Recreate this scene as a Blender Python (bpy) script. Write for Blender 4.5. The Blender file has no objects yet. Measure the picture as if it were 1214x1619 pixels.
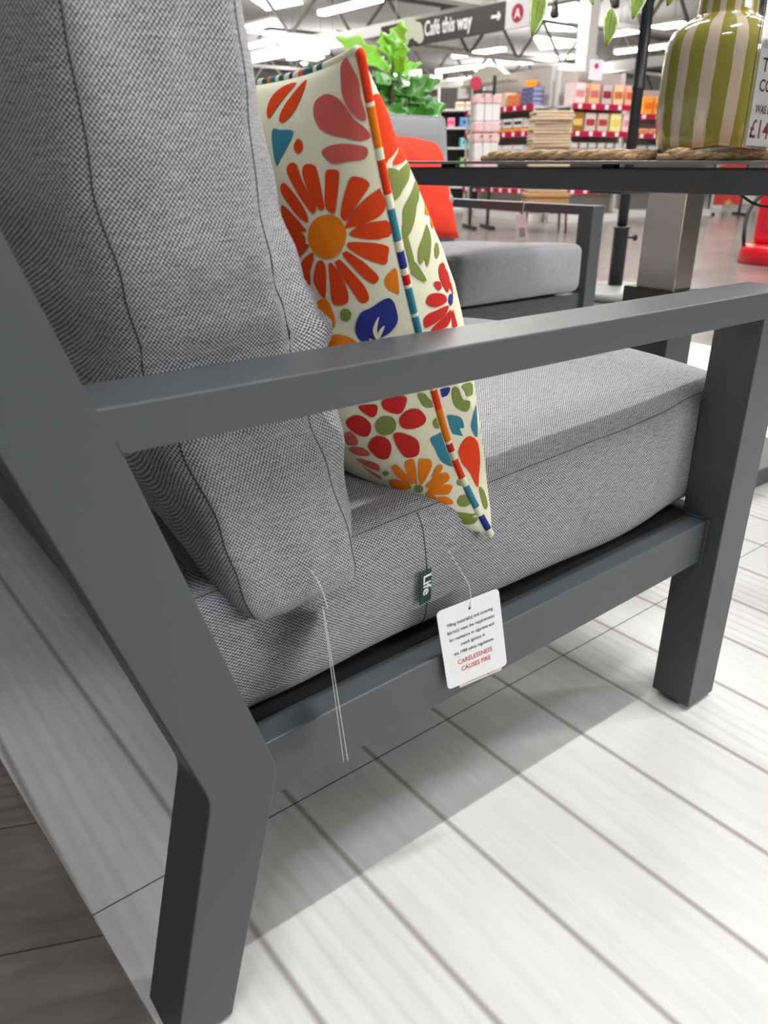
import bpy, bmesh, math, random
from mathutils import Vector, Matrix, noise
from mathutils.geometry import tessellate_polygon

random.seed(7)
SC = bpy.context.scene
COL = SC.collection
R = math.radians

# ------------------------------------------------------------------ camera
F_PX, PITCH, ROLL, HEAD = 1230.98, 0.42071, 0.00139, 0.65385
CAM = Vector((-0.9724, -0.4916, 0.78))
_f = Vector((math.sin(HEAD) * math.cos(PITCH), math.cos(HEAD) * math.cos(PITCH), -math.sin(PITCH)))
_r = Vector((math.cos(HEAD), -math.sin(HEAD), 0))
_u = _r.cross(_f)
RT = _r * math.cos(ROLL) + _u * math.sin(ROLL)
UP = -_r * math.sin(ROLL) + _u * math.cos(ROLL)
FW = _f
cd = bpy.data.cameras.new('camera')
cam = bpy.data.objects.new('camera', cd)
COL.objects.link(cam)
cam.matrix_world = Matrix(((RT.x, UP.x, -FW.x, CAM.x), (RT.y, UP.y, -FW.y, CAM.y), (RT.z, UP.z, -FW.z, CAM.z), (0, 0, 0, 1)))
cd.sensor_fit = 'VERTICAL'
cd.sensor_height = 36.0
cd.lens = 36.0 * F_PX / 1619.0
cd.clip_start = 0.02
cd.clip_end = 200
cd.dof.use_dof = True
cd.dof.focus_distance = 0.95
cd.dof.aperture_fstop = 7.5
SC.camera = cam

# ------------------------------------------------------------------ light
SC.view_settings.view_transform = 'Standard'
SC.view_settings.look = 'None'
SC.view_settings.exposure = -0.12
SC.view_settings.gamma = 1.0
SC.view_settings.use_curve_mapping = False
SC.cycles.max_bounces = 6
SC.cycles.use_denoising = True
w = bpy.data.worlds.new('world')
SC.world = w
w.use_nodes = True
w.node_tree.nodes['Background'].inputs[0].default_value = (0.93, 0.95, 1.0, 1)
w.node_tree.nodes['Background'].inputs[1].default_value = 0.09


def area(name, loc, target, sx, sy, power, col=(1, 1, 1), spread=180):
    l = bpy.data.lights.new(name, 'AREA')
    l.shape = 'RECTANGLE'
    l.size, l.size_y, l.energy, l.color = sx, sy, power, col
    l.spread = R(spread)
    o = bpy.data.objects.new(name, l)
    COL.objects.link(o)
    o.location = loc
    o.rotation_euler = (Vector(target) - Vector(loc)).to_track_quat('-Z', 'Y').to_euler()
    return o


# overhead shop luminaires: one compact lamp almost above the sofa, then rows of strips
k_ = area('shop_lamp_key', (0.42, -0.62, 4.3), (0.42, -0.62, 0), 1.1, 0.06, 122, (1, 0.985, 0.95))
k_.rotation_euler = (0, 0, 0)
area('shop_lamp_front', (3.0, -7.6, 3.1), (-0.3, 0.0, 0.3), 5.0, 0.5, 360, (1, 0.985, 0.97))
area('shop_lamp_right', (3.4, -1.6, 3.9), (0.0, 0.2, 0.4), 0.3, 2.0, 70, (1, 0.985, 0.95))
area('shop_lamp_left', (-2.1, -1.5, 4.1), (-0.95, 0.2, 0), 1.4, 0.08, 9, (0.92, 0.95, 1), 70)
for (lx, ly, p) in ((1.5, 3.2, 90), (4.5, 1.0, 150), (4.5, 5.0, 170), (8.5, 4.5, 220), (8.5, 10, 220), (5.0, 9.0, 200), (13, 9, 300)):
    area('shop_strip_lamp', (lx, ly, 4.35), (lx, ly, 0), 0.3, 2.4, p, (1, 0.985, 0.96))
# added upward fill without fittings, put in to brighten the roof sheets
for (lx, ly, p) in ((8, 12, 170), (16, 12, 200), (12, 22, 240), (24, 22, 280), (20, 32, 280), (32, 32, 280)):
    area('roof_fill', (lx, ly, 3.4), (lx, ly, 9), 3.0, 6.0, p, (1, 0.985, 0.97))


# ------------------------------------------------------------------ pixel rays (used to read positions off known planes)
def ray(px, py):
    return (RT * ((px - 607.0) / F_PX) - UP * ((py - 809.5) / F_PX) + FW)


def at(px, py, d):
    return CAM + ray(px, py) * d


def on_x(px, py, X):
    r = ray(px, py)
    return CAM + r * ((X - CAM.x) / r.x)


def on_y(px, py, Y):
    r = ray(px, py)
    return CAM + r * ((Y - CAM.y) / r.y)


def on_z(px, py, Z):
    r = ray(px, py)
    return CAM + r * ((Z - CAM.z) / r.z)


# ------------------------------------------------------------------ materials
def lin(c):
    return tuple(((v / 255) / 12.92 if v / 255 <= 0.04045 else ((v / 255 + 0.055) / 1.055) ** 2.4) for v in c) + (1,)


MATS = {}


def mat(name, rgb=(128, 128, 128), rough=0.5, metal=0.0, noise_amt=0.0, nscale=60, bump=0.0, bscale=200, emit=None, spec=0.5, alpha=1.0, coat=0.0):
    if name in MATS:
        return MATS[name]
    m = bpy.data.materials.new(name)
    m.use_nodes = True
    nt = m.node_tree
    b = nt.nodes['Principled BSDF']
    c = lin(rgb)
    b.inputs['Base Color'].default_value = c
    b.inputs['Roughness'].default_value = rough
    b.inputs['Metallic'].default_value = metal
    b.inputs['Specular IOR Level'].default_value = spec
    if coat:
        b.inputs['Coat Weight'].default_value = coat
        b.inputs['Coat Roughness'].default_value = 0.05
    tc = nt.nodes.new('ShaderNodeTexCoord')
    if noise_amt:
        n = nt.nodes.new('ShaderNodeTexNoise')
        n.inputs['Scale'].default_value = nscale
        n.inputs['Detail'].default_value = 4
        nt.links.new(tc.outputs['Object'], n.inputs['Vector'])
        mx = nt.nodes.new('ShaderNodeMix')
        mx.data_type = 'RGBA'
        mx.inputs['A'].default_value = tuple(v * (1 - noise_amt) for v in c[:3]) + (1,)
        mx.inputs['B'].default_value = tuple(min(1, v * (1 + noise_amt)) for v in c[:3]) + (1,)
        nt.links.new(n.outputs['Fac'], mx.inputs['Factor'])
        nt.links.new(mx.outputs['Result'], b.inputs['Base Color'])
    if bump:
        n2 = nt.nodes.new('ShaderNodeTexNoise')
        n2.inputs['Scale'].default_value = bscale
        n2.inputs['Detail'].default_value = 2
        nt.links.new(tc.outputs['Object'], n2.inputs['Vector'])
        bp = nt.nodes.new('ShaderNodeBump')
        bp.inputs['Strength'].default_value = bump
        bp.inputs['Distance'].default_value = 0.001
        nt.links.new(n2.outputs['Fac'], bp.inputs['Height'])
        nt.links.new(bp.outputs['Normal'], b.inputs['Normal'])
    if emit:
        b.inputs['Emission Color'].default_value = lin(rgb)
        b.inputs['Emission Strength'].default_value = emit
    if alpha < 1:
        b.inputs['Alpha'].default_value = alpha
    MATS[name] = m
    return m


def nodes_of(m):
    nt = m.node_tree
    return nt, nt.nodes['Principled BSDF'], nt.nodes.new, nt.links.new


def math_node(nt, op, a, b=None):
    n = nt.nodes.new('ShaderNodeMath')
    n.operation = op
    for i, v in enumerate((a, b)):
        if v is None:
            continue
        if isinstance(v, (int, float)):
            n.inputs[i].default_value = v
        else:
            nt.links.new(v, n.inputs[i])
    return n.outputs[0]


def weave(name, dark, light, cell=0.00175, thresh=0.0, fleck=0.35):
    m = mat(name, dark, 0.9, spec=0.2)
    nt, b, new, link = nodes_of(m)
    tc = new('ShaderNodeTexCoord')
    sp = new('ShaderNodeSeparateXYZ')
    dist = new('ShaderNodeTexNoise')
    dist.inputs['Scale'].default_value = 90
    dist.inputs['Detail'].default_value = 1
    link(tc.outputs['UV'], dist.inputs['Vector'])
    add = new('ShaderNodeVectorMath')
    add.operation = 'MULTIPLY_ADD'
    add.inputs[1].default_value = (0.0008, 0.0008, 0)
    link(dist.outputs['Color'], add.inputs[0])
    link(tc.outputs['UV'], add.inputs[2])
    link(add.outputs[0], sp.inputs[0])
    k = math.pi / cell
    s1 = math_node(nt, 'SINE', math_node(nt, 'MULTIPLY', sp.outputs[0], k))
    s2 = math_node(nt, 'SINE', math_node(nt, 'MULTIPLY', sp.outputs[1], k))
    pr = math_node(nt, 'MULTIPLY', s1, s2)
    n = new('ShaderNodeTexNoise')
    n.inputs['Scale'].default_value = 420
    n.inputs['Detail'].default_value = 2
    link(tc.outputs['UV'], n.inputs['Vector'])
    # slub: long threads running one way
    mp = new('ShaderNodeMapping')
    mp.inputs['Scale'].default_value = (60, 700, 1)
    link(tc.outputs['UV'], mp.inputs[0])
    n2 = new('ShaderNodeTexNoise')
    n2.inputs['Scale'].default_value = 1.0
    n2.inputs['Detail'].default_value = 2
    link(mp.outputs[0], n2.inputs['Vector'])
    v = math_node(nt, 'ADD', pr, math_node(nt, 'MULTIPLY', math_node(nt, 'SUBTRACT', n.outputs['Fac'], 0.5), 1.1))
    v = math_node(nt, 'ADD', v, math_node(nt, 'MULTIPLY', math_node(nt, 'SUBTRACT', n2.outputs['Fac'], 0.5), 1.1))
    ramp = new('ShaderNodeValToRGB')
    ramp.color_ramp.elements[0].position = 0.28
    ramp.color_ramp.elements[0].color = lin(dark)
    ramp.color_ramp.elements[1].position = 0.85
    ramp.color_ramp.elements[1].color = lin(light)
    sc = math_node(nt, 'ADD', math_node(nt, 'MULTIPLY', v, 0.5), 0.5)
    link(sc, ramp.inputs[0])
    link(ramp.outputs[0], b.inputs['Base Color'])
    bp = new('ShaderNodeBump')
    bp.inputs['Strength'].default_value = 0.35
    bp.inputs['Distance'].default_value = 0.0006
    link(pr, bp.inputs['Height'])
    link(bp.outputs[0], b.inputs['Normal'])
    b.inputs['Sheen Weight'].default_value = 0.15
    return m


M_FRAME = mat('anthracite_powder_coat', (73, 77, 80), 0.42, 0.0, 0.06, 900, 0.08, 2500, spec=0.5)
M_FABRIC = weave('grey_weave', (64, 65, 71), (204, 205, 209))
M_SEAM = mat('dark_grey_thread', (60, 61, 66), 0.9)
M_MESH = mat('black_webbing', (14, 15, 17), 0.85, 0, 0.4, 900, 0.6, 900)
M_GLIDE = mat('pale_glide', (196, 198, 198), 0.5)


def plank_floor(name, cols, width, length, angle, groove=(120, 116, 110), gw=0.004, rough=0.4, grain=1.0, offx=0.0, rowseam=None):
    """boards running along world Y (turned by angle); soft routed grooves between them"""
    m = mat(name, cols[0], rough, spec=0.4)
    nt, b, new, link = nodes_of(m)
    tc = new('ShaderNodeTexCoord')
    mp = new('ShaderNodeMapping')
    mp.inputs['Rotation'].default_value = (0, 0, -angle)
    mp.inputs['Location'].default_value = (offx, 0, 0)
    link(tc.outputs['Object'], mp.inputs[0])
    sp = new('ShaderNodeSeparateXYZ')
    link(mp.outputs[0], sp.inputs[0])
    xs = math_node(nt, 'DIVIDE', sp.outputs[0], width)
    idx = math_node(nt, 'FLOOR', xs)
    fr = math_node(nt, 'FRACT', xs)
    edge = math_node(nt, 'MINIMUM', fr, math_node(nt, 'SUBTRACT', 1.0, fr))
    edge = math_node(nt, 'MULTIPLY', edge, width)
    # grain
    cmb = new('ShaderNodeCombineXYZ')
    link(math_node(nt, 'MULTIPLY', sp.outputs[0], 28 * grain), cmb.inputs[0])
    link(math_node(nt, 'MULTIPLY', sp.outputs[1], 2.2), cmb.inputs[1])
    link(math_node(nt, 'MULTIPLY', idx, 7.3), cmb.inputs[2])
    g = new('ShaderNodeTexNoise')
    g.inputs['Scale'].default_value = 2.2
    g.inputs['Detail'].default_value = 9
    g.inputs['Roughness'].default_value = 0.62
    g.inputs['Distortion'].default_value = 0.6
    link(cmb.outputs[0], g.inputs['Vector'])
    # cathedral rings on some boards
    cmb2 = new('ShaderNodeCombineXYZ')
    link(math_node(nt, 'MULTIPLY', sp.outputs[0], 9), cmb2.inputs[0])
    link(math_node(nt, 'MULTIPLY', sp.outputs[1], 0.9), cmb2.inputs[1])
    link(math_node(nt, 'MULTIPLY', idx, 3.1), cmb2.inputs[2])
    wv = new('ShaderNodeTexWave')
    wv.inputs['Scale'].default_value = 1.5
    wv.inputs['Distortion'].default_value = 3.0
    wv.inputs['Detail'].default_value = 2
    wv.inputs['Detail Scale'].default_value = 0.6
    link(cmb2.outputs[0], wv.inputs['Vector'])
    wn = new('ShaderNodeTexWhiteNoise')
    wn.noise_dimensions = '1D'
    link(idx, wn.inputs['W'])
    big = new('ShaderNodeTexNoise')
    big.inputs['Scale'].default_value = 5
    big.inputs['Detail'].default_value = 4
    link(mp.outputs[0], big.inputs['Vector'])
    ringamt = math_node(nt, 'MULTIPLY', math_node(nt, 'POWER', wn.outputs['Value'], 2.0), 0.7)
    ring = math_node(nt, 'MULTIPLY', math_node(nt, 'POWER', wv.outputs['Fac'], 3.0), ringamt)
    val = math_node(nt, 'SUBTRACT', math_node(nt, 'ADD', math_node(nt, 'MULTIPLY', g.outputs['Fac'], 0.55), math_node(nt, 'MULTIPLY', big.outputs['Fac'], 0.45)), math_node(nt, 'MULTIPLY', ring, 0.5))
    ramp = new('ShaderNodeValToRGB')
    ramp.color_ramp.elements[0].position = 0.22
    ramp.color_ramp.elements[0].color = lin(cols[1])
    ramp.color_ramp.elements[1].position = 0.62
    ramp.color_ramp.elements[1].color = lin(cols[0])
    link(val, ramp.inputs[0])
    # groove
    gr = new('ShaderNodeMapRange')
    gr.interpolation_type = 'SMOOTHSTEP'
    gr.inputs['From Min'].default_value = 0.0
    gr.inputs['From Max'].default_value = gw
    link(edge, gr.inputs['Value'])
    fac = gr.outputs[0]
    if rowseam:
        # tile joints across the boards
        ys = math_node(nt, 'DIVIDE', math_node(nt, 'SUBTRACT', sp.outputs[1], rowseam[0]), rowseam[1])
        fy = math_node(nt, 'FRACT', ys)
        ey = math_node(nt, 'MULTIPLY', math_node(nt, 'MINIMUM', fy, math_node(nt, 'SUBTRACT', 1.0, fy)), rowseam[1])
        g2 = new('ShaderNodeMapRange')
        g2.inputs['From Min'].default_value = 0.0006
        g2.inputs['From Max'].default_value = 0.0016
        link(ey, g2.inputs['Value'])
        f2 = math_node(nt, 'ADD', math_node(nt, 'MULTIPLY', g2.outputs[0], 0.85), 0.15)
    mx = new('ShaderNodeMix')
    mx.data_type = 'RGBA'
    mx.inputs['A'].default_value = lin(groove)
    link(fac, mx.inputs['Factor'])
    link(ramp.outputs[0], mx.inputs['B'])
    out = mx.outputs['Result']
    if rowseam:
        m2 = new('ShaderNodeMix')
        m2.data_type = 'RGBA'
        m2.inputs['A'].default_value = lin((40, 40, 40))
        link(f2, m2.inputs['Factor'])
        link(out, m2.inputs['B'])
        out = m2.outputs['Result']
    link(out, b.inputs['Base Color'])
    bp = new('ShaderNodeBump')
    bp.inputs['Strength'].default_value = 0.5
    bp.inputs['Distance'].default_value = 0.0012
    link(math_node(nt, 'ADD', fac, math_node(nt, 'MULTIPLY', val, 0.35)), bp.inputs['Height'])
    link(bp.outputs[0], b.inputs['Normal'])
    return m


# ------------------------------------------------------------------ object helpers
def tag(o, label=None, cat=None, group=None, kind=None):
    if label:
        o['label'] = label
    if cat:
        o['category'] = cat
    if group:
        o['group'] = group
    if kind:
        o['kind'] = kind
    return o


def empty(name, loc=(0, 0, 0), rz=0.0, label=None, cat=None, group=None):
    o = bpy.data.objects.new(name, None)
    COL.objects.link(o)
    o.location = loc
    o.rotation_euler = (0, 0, rz)
    o.empty_display_size = 0.05
    return tag(o, label, cat, group)


def obj(name, me, mats, parent=None, smooth=False, label=None):
    for m in (mats if isinstance(mats, (list, tuple)) else [mats]):
        me.materials.append(m)
    if smooth:
        for p in me.polygons:
            p.use_smooth = True
    o = bpy.data.objects.new(name, me)
    COL.objects.link(o)
    if parent:
        o.parent = parent
    if label:
        o['label'] = label
    return o


def from_bm(name, bm, mats, parent=None, smooth=False, label=None):
    me = bpy.data.meshes.new(name)
    bm.normal_update()
    bm.to_mesh(me)
    bm.free()
    return obj(name, me, mats, parent, smooth, label)


def pydata(name, v, f, mats, parent=None, smooth=False, label=None):
    me = bpy.data.meshes.new(name)
    me.from_pydata([tuple(p) for p in v], [], f)
    me.update()
    return obj(name, me, mats, parent, smooth, label)


def add_box(bm, lo, hi, bevel=0.002, mtx=None, seg=2):
    ret = bmesh.ops.create_cube(bm, size=1.0)
    vs = ret['verts']
    lo, hi = Vector(lo), Vector(hi)
    c, s = (lo + hi) / 2, hi - lo
    for v in vs:
        v.co = Vector((v.co.x * s.x, v.co.y * s.y, v.co.z * s.z)) + c
        if mtx is not None:
            v.co = mtx @ v.co
    if bevel > 0:
        es = list({e for v in vs for e in v.link_edges})
        bmesh.ops.bevel(bm, geom=es, offset=min(bevel, min(abs(s.x), abs(s.y), abs(s.z)) * 0.45), segments=seg, profile=0.5, affect='EDGES')


def box(name, lo, hi, m, parent=None, bevel=0.002, mtx=None, label=None):
    bm = bmesh.new()
    add_box(bm, lo, hi, bevel, mtx)
    return from_bm(name, bm, m, parent, label=label)


def bar(bm, a, b, wd, ht, bevel=0.0, up=(0, 0, 1)):
    a, b = Vector(a), Vector(b)
    d = b - a
    q = d.to_track_quat('X', 'Z').to_matrix().to_4x4()
    q.translation = a
    add_box(bm, (0, -wd / 2, -ht / 2), (d.length, wd / 2, ht / 2), bevel, q)


def add_tube(bm, pts, rad, n=8, caps=True):
    pts = [Vector(p) for p in pts]
    rings = []
    t0 = (pts[1] - pts[0]).normalized()
    ref = Vector((0, 0, 1)) if abs(t0.z) < 0.9 else Vector((1, 0, 0))
    nrm = t0.cross(ref).normalized()
    for i, p in enumerate(pts):
        t = (pts[min(i + 1, len(pts) - 1)] - pts[max(i - 1, 0)]).normalized()
        nrm = (nrm - t * nrm.dot(t)).normalized()
        bn = t.cross(nrm)
        r = rad[i] if isinstance(rad, (list, tuple)) else rad
        rings.append([bm.verts.new(p + (nrm * math.cos(a) + bn * math.sin(a)) * r) for a in (k * 2 * math.pi / n for k in range(n))])
    for a, b in zip(rings, rings[1:]):
        for k in range(n):
            bm.faces.new((a[k], a[(k + 1) % n], b[(k + 1) % n], b[k]))
    if caps:
        bm.faces.new(rings[0][::-1])
        bm.faces.new(rings[-1])
    return rings


def tube(name, pts, rad, m, parent=None, n=8, label=None):
    bm = bmesh.new()
    add_tube(bm, pts, rad, n)
    return from_bm(name, bm, m, parent, True, label)


def lathe(name, prof, m, parent=None, n=32, center=(0, 0, 0), label=None, smooth=True):
    v, f = [], []
    for (r, z) in prof:
        for k in range(n):
            a = k * 2 * math.pi / n
            v.append((center[0] + r * math.cos(a), center[1] + r * math.sin(a), center[2] + z))
    for i in range(len(prof) - 1):
        for k in range(n):
            f.append((i * n + k, i * n + (k + 1) % n, (i + 1) * n + (k + 1) % n, (i + 1) * n + k))
    f.append(tuple(range(n))[::-1])
    f.append(tuple((len(prof) - 1) * n + k for k in range(n)))
    return pydata(name, v, f, m, parent, smooth, label)


def catmull(pts, n=6, closed=False):
    P = [Vector(p) for p in pts]
    out = []
    m = len(P)
    rng = range(m) if closed else range(m - 1)
    for i in rng:
        if closed:
            p0, p1, p2, p3 = P[(i - 1) % m], P[i], P[(i + 1) % m], P[(i + 2) % m]
        else:
            p0, p1, p2, p3 = P[max(i - 1, 0)], P[i], P[i + 1], P[min(i + 2, m - 1)]
        for k in range(n):
            t = k / n
            out.append(0.5 * ((2 * p1) + (p2 - p0) * t + (2 * p0 - 5 * p1 + 4 * p2 - p3) * t * t + (3 * p1 - p0 - 3 * p2 + p3) * t ** 3))
    if not closed:
        out.append(P[-1])
    return out


def text(name, body, size, m, parent, loc, xdir, ydir, align='LEFT', extrude=0.0002, bold=0.0, label=None, xs=1.0):
    cu = bpy.data.curves.new(name, 'FONT')
    cu.body = body
    cu.size = size
    cu.align_x = align
    cu.extrude = extrude
    cu.offset = bold
    cu.resolution_u = 3
    tmp = bpy.data.objects.new(name, cu)
    COL.objects.link(tmp)
    dg = bpy.context.evaluated_depsgraph_get()
    me = bpy.data.meshes.new_from_object(tmp.evaluated_get(dg))
    bpy.data.objects.remove(tmp)
    me.materials.clear()
    me.materials.append(m)
    o = bpy.data.objects.new(name, me)
    COL.objects.link(o)
    if parent:
        o.parent = parent
    X, Y = Vector(xdir).normalized(), Vector(ydir).normalized()
    Z = X.cross(Y)
    mm = Matrix(((X.x * xs, Y.x, Z.x, loc[0]), (X.y * xs, Y.y, Z.y, loc[1]), (X.z * xs, Y.z, Z.z, loc[2]), (0, 0, 0, 1)))
    o.matrix_local = mm
    if label:
        o['label'] = label
    return o


def copy_tree(o, parent=None):
    c = o.copy()
    COL.objects.link(c)
    c.parent = parent
    for ch in list(o.children):
        copy_tree(ch, c)
    return c


def lerp(tbl, x):
    if x <= tbl[0][0]:
        return tbl[0][1]
    for (a, b), (c, d) in zip(tbl, tbl[1:]):
        if x <= c:
            t = (x - a) / (c - a)
            t = t * t * (3 - 2 * t)
            return b + (d - b) * t
    return tbl[-1][1]


def sstep(a, b, x):
    t = max(0, min(1, (x - a) / (b - a)))
    return t * t * (3 - 2 * t)

# ================================================================== SETTING
M_PLAT = plank_floor('white_boards', ((222, 223, 221), (199, 198, 195)), 0.1375, 2.4, 0.0209, (160, 157, 152), 0.0075, 0.36, 1.0, 0.0315, (0.2195, 1.22))
M_STORE = plank_floor('grey_brown_boards', ((140, 132, 126), (92, 87, 83)), 0.19, 1.2, 1.15, (70, 66, 62), 0.002, 0.22, 0.6)


def slab(name, poly, z0, z1, m, kind='structure'):
    n = len(poly)
    v = [(x, y, z0) for x, y in poly] + [(x, y, z1) for x, y in poly]
    f = [tuple(range(n))[::-1], tuple(range(n, 2 * n))] + [(i, (i + 1) % n, n + (i + 1) % n, n + i) for i in range(n)]
    return tag(pydata(name, v, f, m), kind=kind)


slab('floor', [(-12, -12), (45, -12), (45, 45), (-12, 45)], -0.2, -0.006, M_STORE)
slab('floor_platform', [(-0.835, -2.2), (2.47, -2.2), (2.47, 2.75), (-0.955, 2.75), (-0.8765, 0.538), (-0.8705, 0.426), (-0.8605, 0.245), (-0.8485, 0.042)], -0.006, 0.0, M_PLAT)
M_CEIL = mat('pale_grey_roof_sheet', (214, 210, 208), 0.8, 0, 0.05, 3)
M_WALL = mat('pale_wall_paint', (214, 214, 212), 0.8, 0, 0.03, 4)
slab('ceiling', [(-12, -12), (45, -12), (45, 45), (-12, 45)], 5.6, 5.8, M_CEIL)
slab('wall_back', [(-12, 44), (45, 44), (45, 44.3), (-12, 44.3)], -0.006, 5.6, M_WALL)
slab('wall_right', [(44.5, -12), (45, -12), (45, 44), (44.5, 44)], -0.006, 5.6, M_WALL)

# ================================================================== SOFA FRAMES


def round_poly(P, rad):
    """P: list of (x, z, r); returns outline and the index of the original corner at each point"""
    out = []
    n = len(P)
    for i, (x, z, r) in enumerate(P):
        if r <= 0:
            out.append((x, z))
            continue
        a, b, c = Vector((P[i - 1][0], P[i - 1][1])), Vector((x, z)), Vector((P[(i + 1) % n][0], P[(i + 1) % n][1]))
        d1, d2 = (a - b).normalized(), (c - b).normalized()
        for k in range(5):
            t = k / 4
            p0, p2 = b + d1 * r, b + d2 * r
            q = p0 * (1 - t) ** 2 + b * 2 * t * (1 - t) + p2 * t * t
            out.append((q.x, q.y))
    return out


def prism_y(name, poly, y0, y1, m, parent, bevel=0.0018, keep=(), seams=()):
    """outline in x-z pushed from y0 to y1, edges softened except along joints to the neighbouring member"""
    bm = bmesh.new()
    n = len(poly)
    a = [bm.verts.new((x, y0, z)) for x, z in poly]
    b = [bm.verts.new((x, y1, z)) for x, z in poly]
    bm.faces.new(a)
    bm.faces.new(b[::-1])
    es = []
    for i in range(n):
        j = (i + 1) % n
        bm.faces.new((a[j], a[i], b[i], b[j]))
    bmesh.ops.recalc_face_normals(bm, faces=bm.faces)

    def onseam(p):
        for (p0, p1) in seams:
            p0v, p1v, pv = Vector(p0), Vector(p1), Vector((p.x, p.z))
            d = p1v - p0v
            t = max(0, min(1, (pv - p0v).dot(d) / d.length_squared))
            if ((p0v + d * t) - pv).length < 1e-4:
                return True
        return False
    for e in bm.edges:
        if onseam(e.verts[0].co) and onseam(e.verts[1].co):
            continue
        if len(e.link_faces) == 2 and e.calc_face_angle(0) > 0.6:
            es.append(e)
    if bevel:
        bmesh.ops.bevel(bm, geom=es, offset=bevel, segments=2, profile=0.5, affect='EDGES')
    return from_bm(name, bm, m, parent)


ZA, ZB = 0.637, 0.604
LX = 0.068


def side_frame(root, y0, y1):
    # armrest, front leg and cranked rear leg meet flush
    jf = ((0.0, ZB), (LX, ZB))
    jr = ((-0.827, ZA), (-0.8135, ZB))
    arm = round_poly([(-0.827, ZA, 0), (LX, ZA, 0), (LX, ZB, 0), (0.0, ZB, 0), (-0.8135, ZB, 0)], 0)
    prism_y('armrest', arm, y0, y1, M_FRAME, root, 0.0016, seams=(jf, jr))
    prism_y('leg', [(0, ZB), (LX, ZB), (LX, 0.008), (0, 0.008)], y0 + 0.0, y1 - 0.002, M_FRAME, root, 0.0016, seams=(jf,))
    rear = round_poly([(-0.8135, ZB, 0), (-0.715, 0.2816, 0.012), (-0.785, 0.006, 0), (-0.8445, 0.006, 0), (-0.782, 0.281, 0.012),
                       (-1.0, 0.975, 0), (-0.938, 0.975, 0), (-0.827, ZA, 0)], 0)
    prism_y('leg', rear, y0, y1, M_FRAME, root, 0.0016, seams=(jr,))
    for (x, z) in ((0.034, 0.008), (-0.815, 0.006)):
        box('glide', (x - 0.022, y0 + 0.012, 0.0), (x + 0.022, y1 - 0.012, z + 0.001), M_GLIDE, root, 0.001, label='pale plastic glide')


def sloped_box(name, x0, z0, x1, z1, ht, ya, yb, m, root, bevel=0.0016):
    poly = [(x0, z0), (x1, z1), (x1, z1 - ht), (x0, z0 - ht)]
    return prism_y(name, poly, ya, yb, m, root, bevel)


def make_sofa(W):
    root = empty('garden_sofa')
    side_frame(root, 0.0, 0.067)
    side_frame(root, W - 0.067, W)
    # seat rails fall slightly towards the back
    sloped_box('side_rail', -0.735, 0.2905, 0.003, 0.3185, 0.0645, 0.025, 0.066, M_FRAME, root)
    sloped_box('side_rail', -0.735, 0.2905, 0.003, 0.3185, 0.0645, W - 0.066, W - 0.025, M_FRAME, root)
    # small end plate where the rail meets the front leg
    box('end_plate', (-0.003, 0.021, 0.2515), (0.0, 0.060, 0.3215), M_FRAME, root, 0.0008)
    box('cross_rail', (0.004, 0.065, 0.250), (0.044, W - 0.065, 0.318), M_FRAME, root)
    box('cross_rail', (-0.735, 0.066, 0.226), (-0.700, W - 0.066, 0.288), M_FRAME, root)
    box('back_rail', (-0.975, 0.066, 0.925), (-0.945, W - 0.066, 0.965), M_FRAME, root)
    # woven webbing the cushions lie on
    prism_y('webbing', [(-0.735, 0.2935), (0.003, 0.3215), (0.003, 0.316), (-0.735, 0.288)], 0.057, W - 0.057, M_MESH, root, 0)
    return root


SOFA_W = 1.36
sofa = make_sofa(1.985)
tag(sofa, 'anthracite metal garden sofa frame in the foreground, with flat armrest and cranked rear leg', 'sofa')

# ================================================================== CUSHIONS


def soft_box(name, nx, ny, nz, size, fn, mats, parent=None):
    def par(i, n):
        s = -1 + 2 * i / n
        return math.copysign(1 - (1 - abs(s)) ** 1.45, s)
    idx, verts = {}, []

    def vid(i, j, k):
        key = (i, j, k)
        if key not in idx:
            idx[key] = len(verts)
            verts.append(fn(par(i, nx), par(j, ny), par(k, nz)))
        return idx[key]
    faces, uvs = [], []
    sx, sy, sz = size

    def quad(a, b, c, d, ax):
        faces.append([vid(*a), vid(*b), vid(*c), vid(*d)])
        q = []
        for (i, j, k) in (a, b, c, d):
            x, y, z = par(i, nx) * sx / 2, par(j, ny) * sy / 2, par(k, nz) * sz / 2
            q.append({'x': (y, z), 'y': (x, z + 3.1), 'z': (x + 5.3, y)}[ax])
        uvs.append(q)
    for i in range(nx):
        for j in range(ny):
            quad((i, j, nz), (i + 1, j, nz), (i + 1, j + 1, nz), (i, j + 1, nz), 'z')
            quad((i, j, 0), (i, j + 1, 0), (i + 1, j + 1, 0), (i + 1, j, 0), 'z')
    for i in range(nx):
        for k in range(nz):
            quad((i, 0, k), (i + 1, 0, k), (i + 1, 0, k + 1), (i, 0, k + 1), 'y')
            quad((i, ny, k), (i, ny, k + 1), (i + 1, ny, k + 1), (i + 1, ny, k), 'y')
    for j in range(ny):
        for k in range(nz):
            quad((0, j, k), (0, j, k + 1), (0, j + 1, k + 1), (0, j + 1, k), 'x')
            quad((nx, j, k), (nx, j + 1, k), (nx, j + 1, k + 1), (nx, j, k + 1), 'x')
    o = pydata(name, verts, faces, mats, parent, True)
    ul = o.data.uv_layers.new(name='UVMap')
    li = 0
    for p, q in zip(o.data.polygons, uvs):
        for l, uvc in zip(p.loop_indices, q):
            ul.data[l].uv = uvc
    return o


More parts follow.
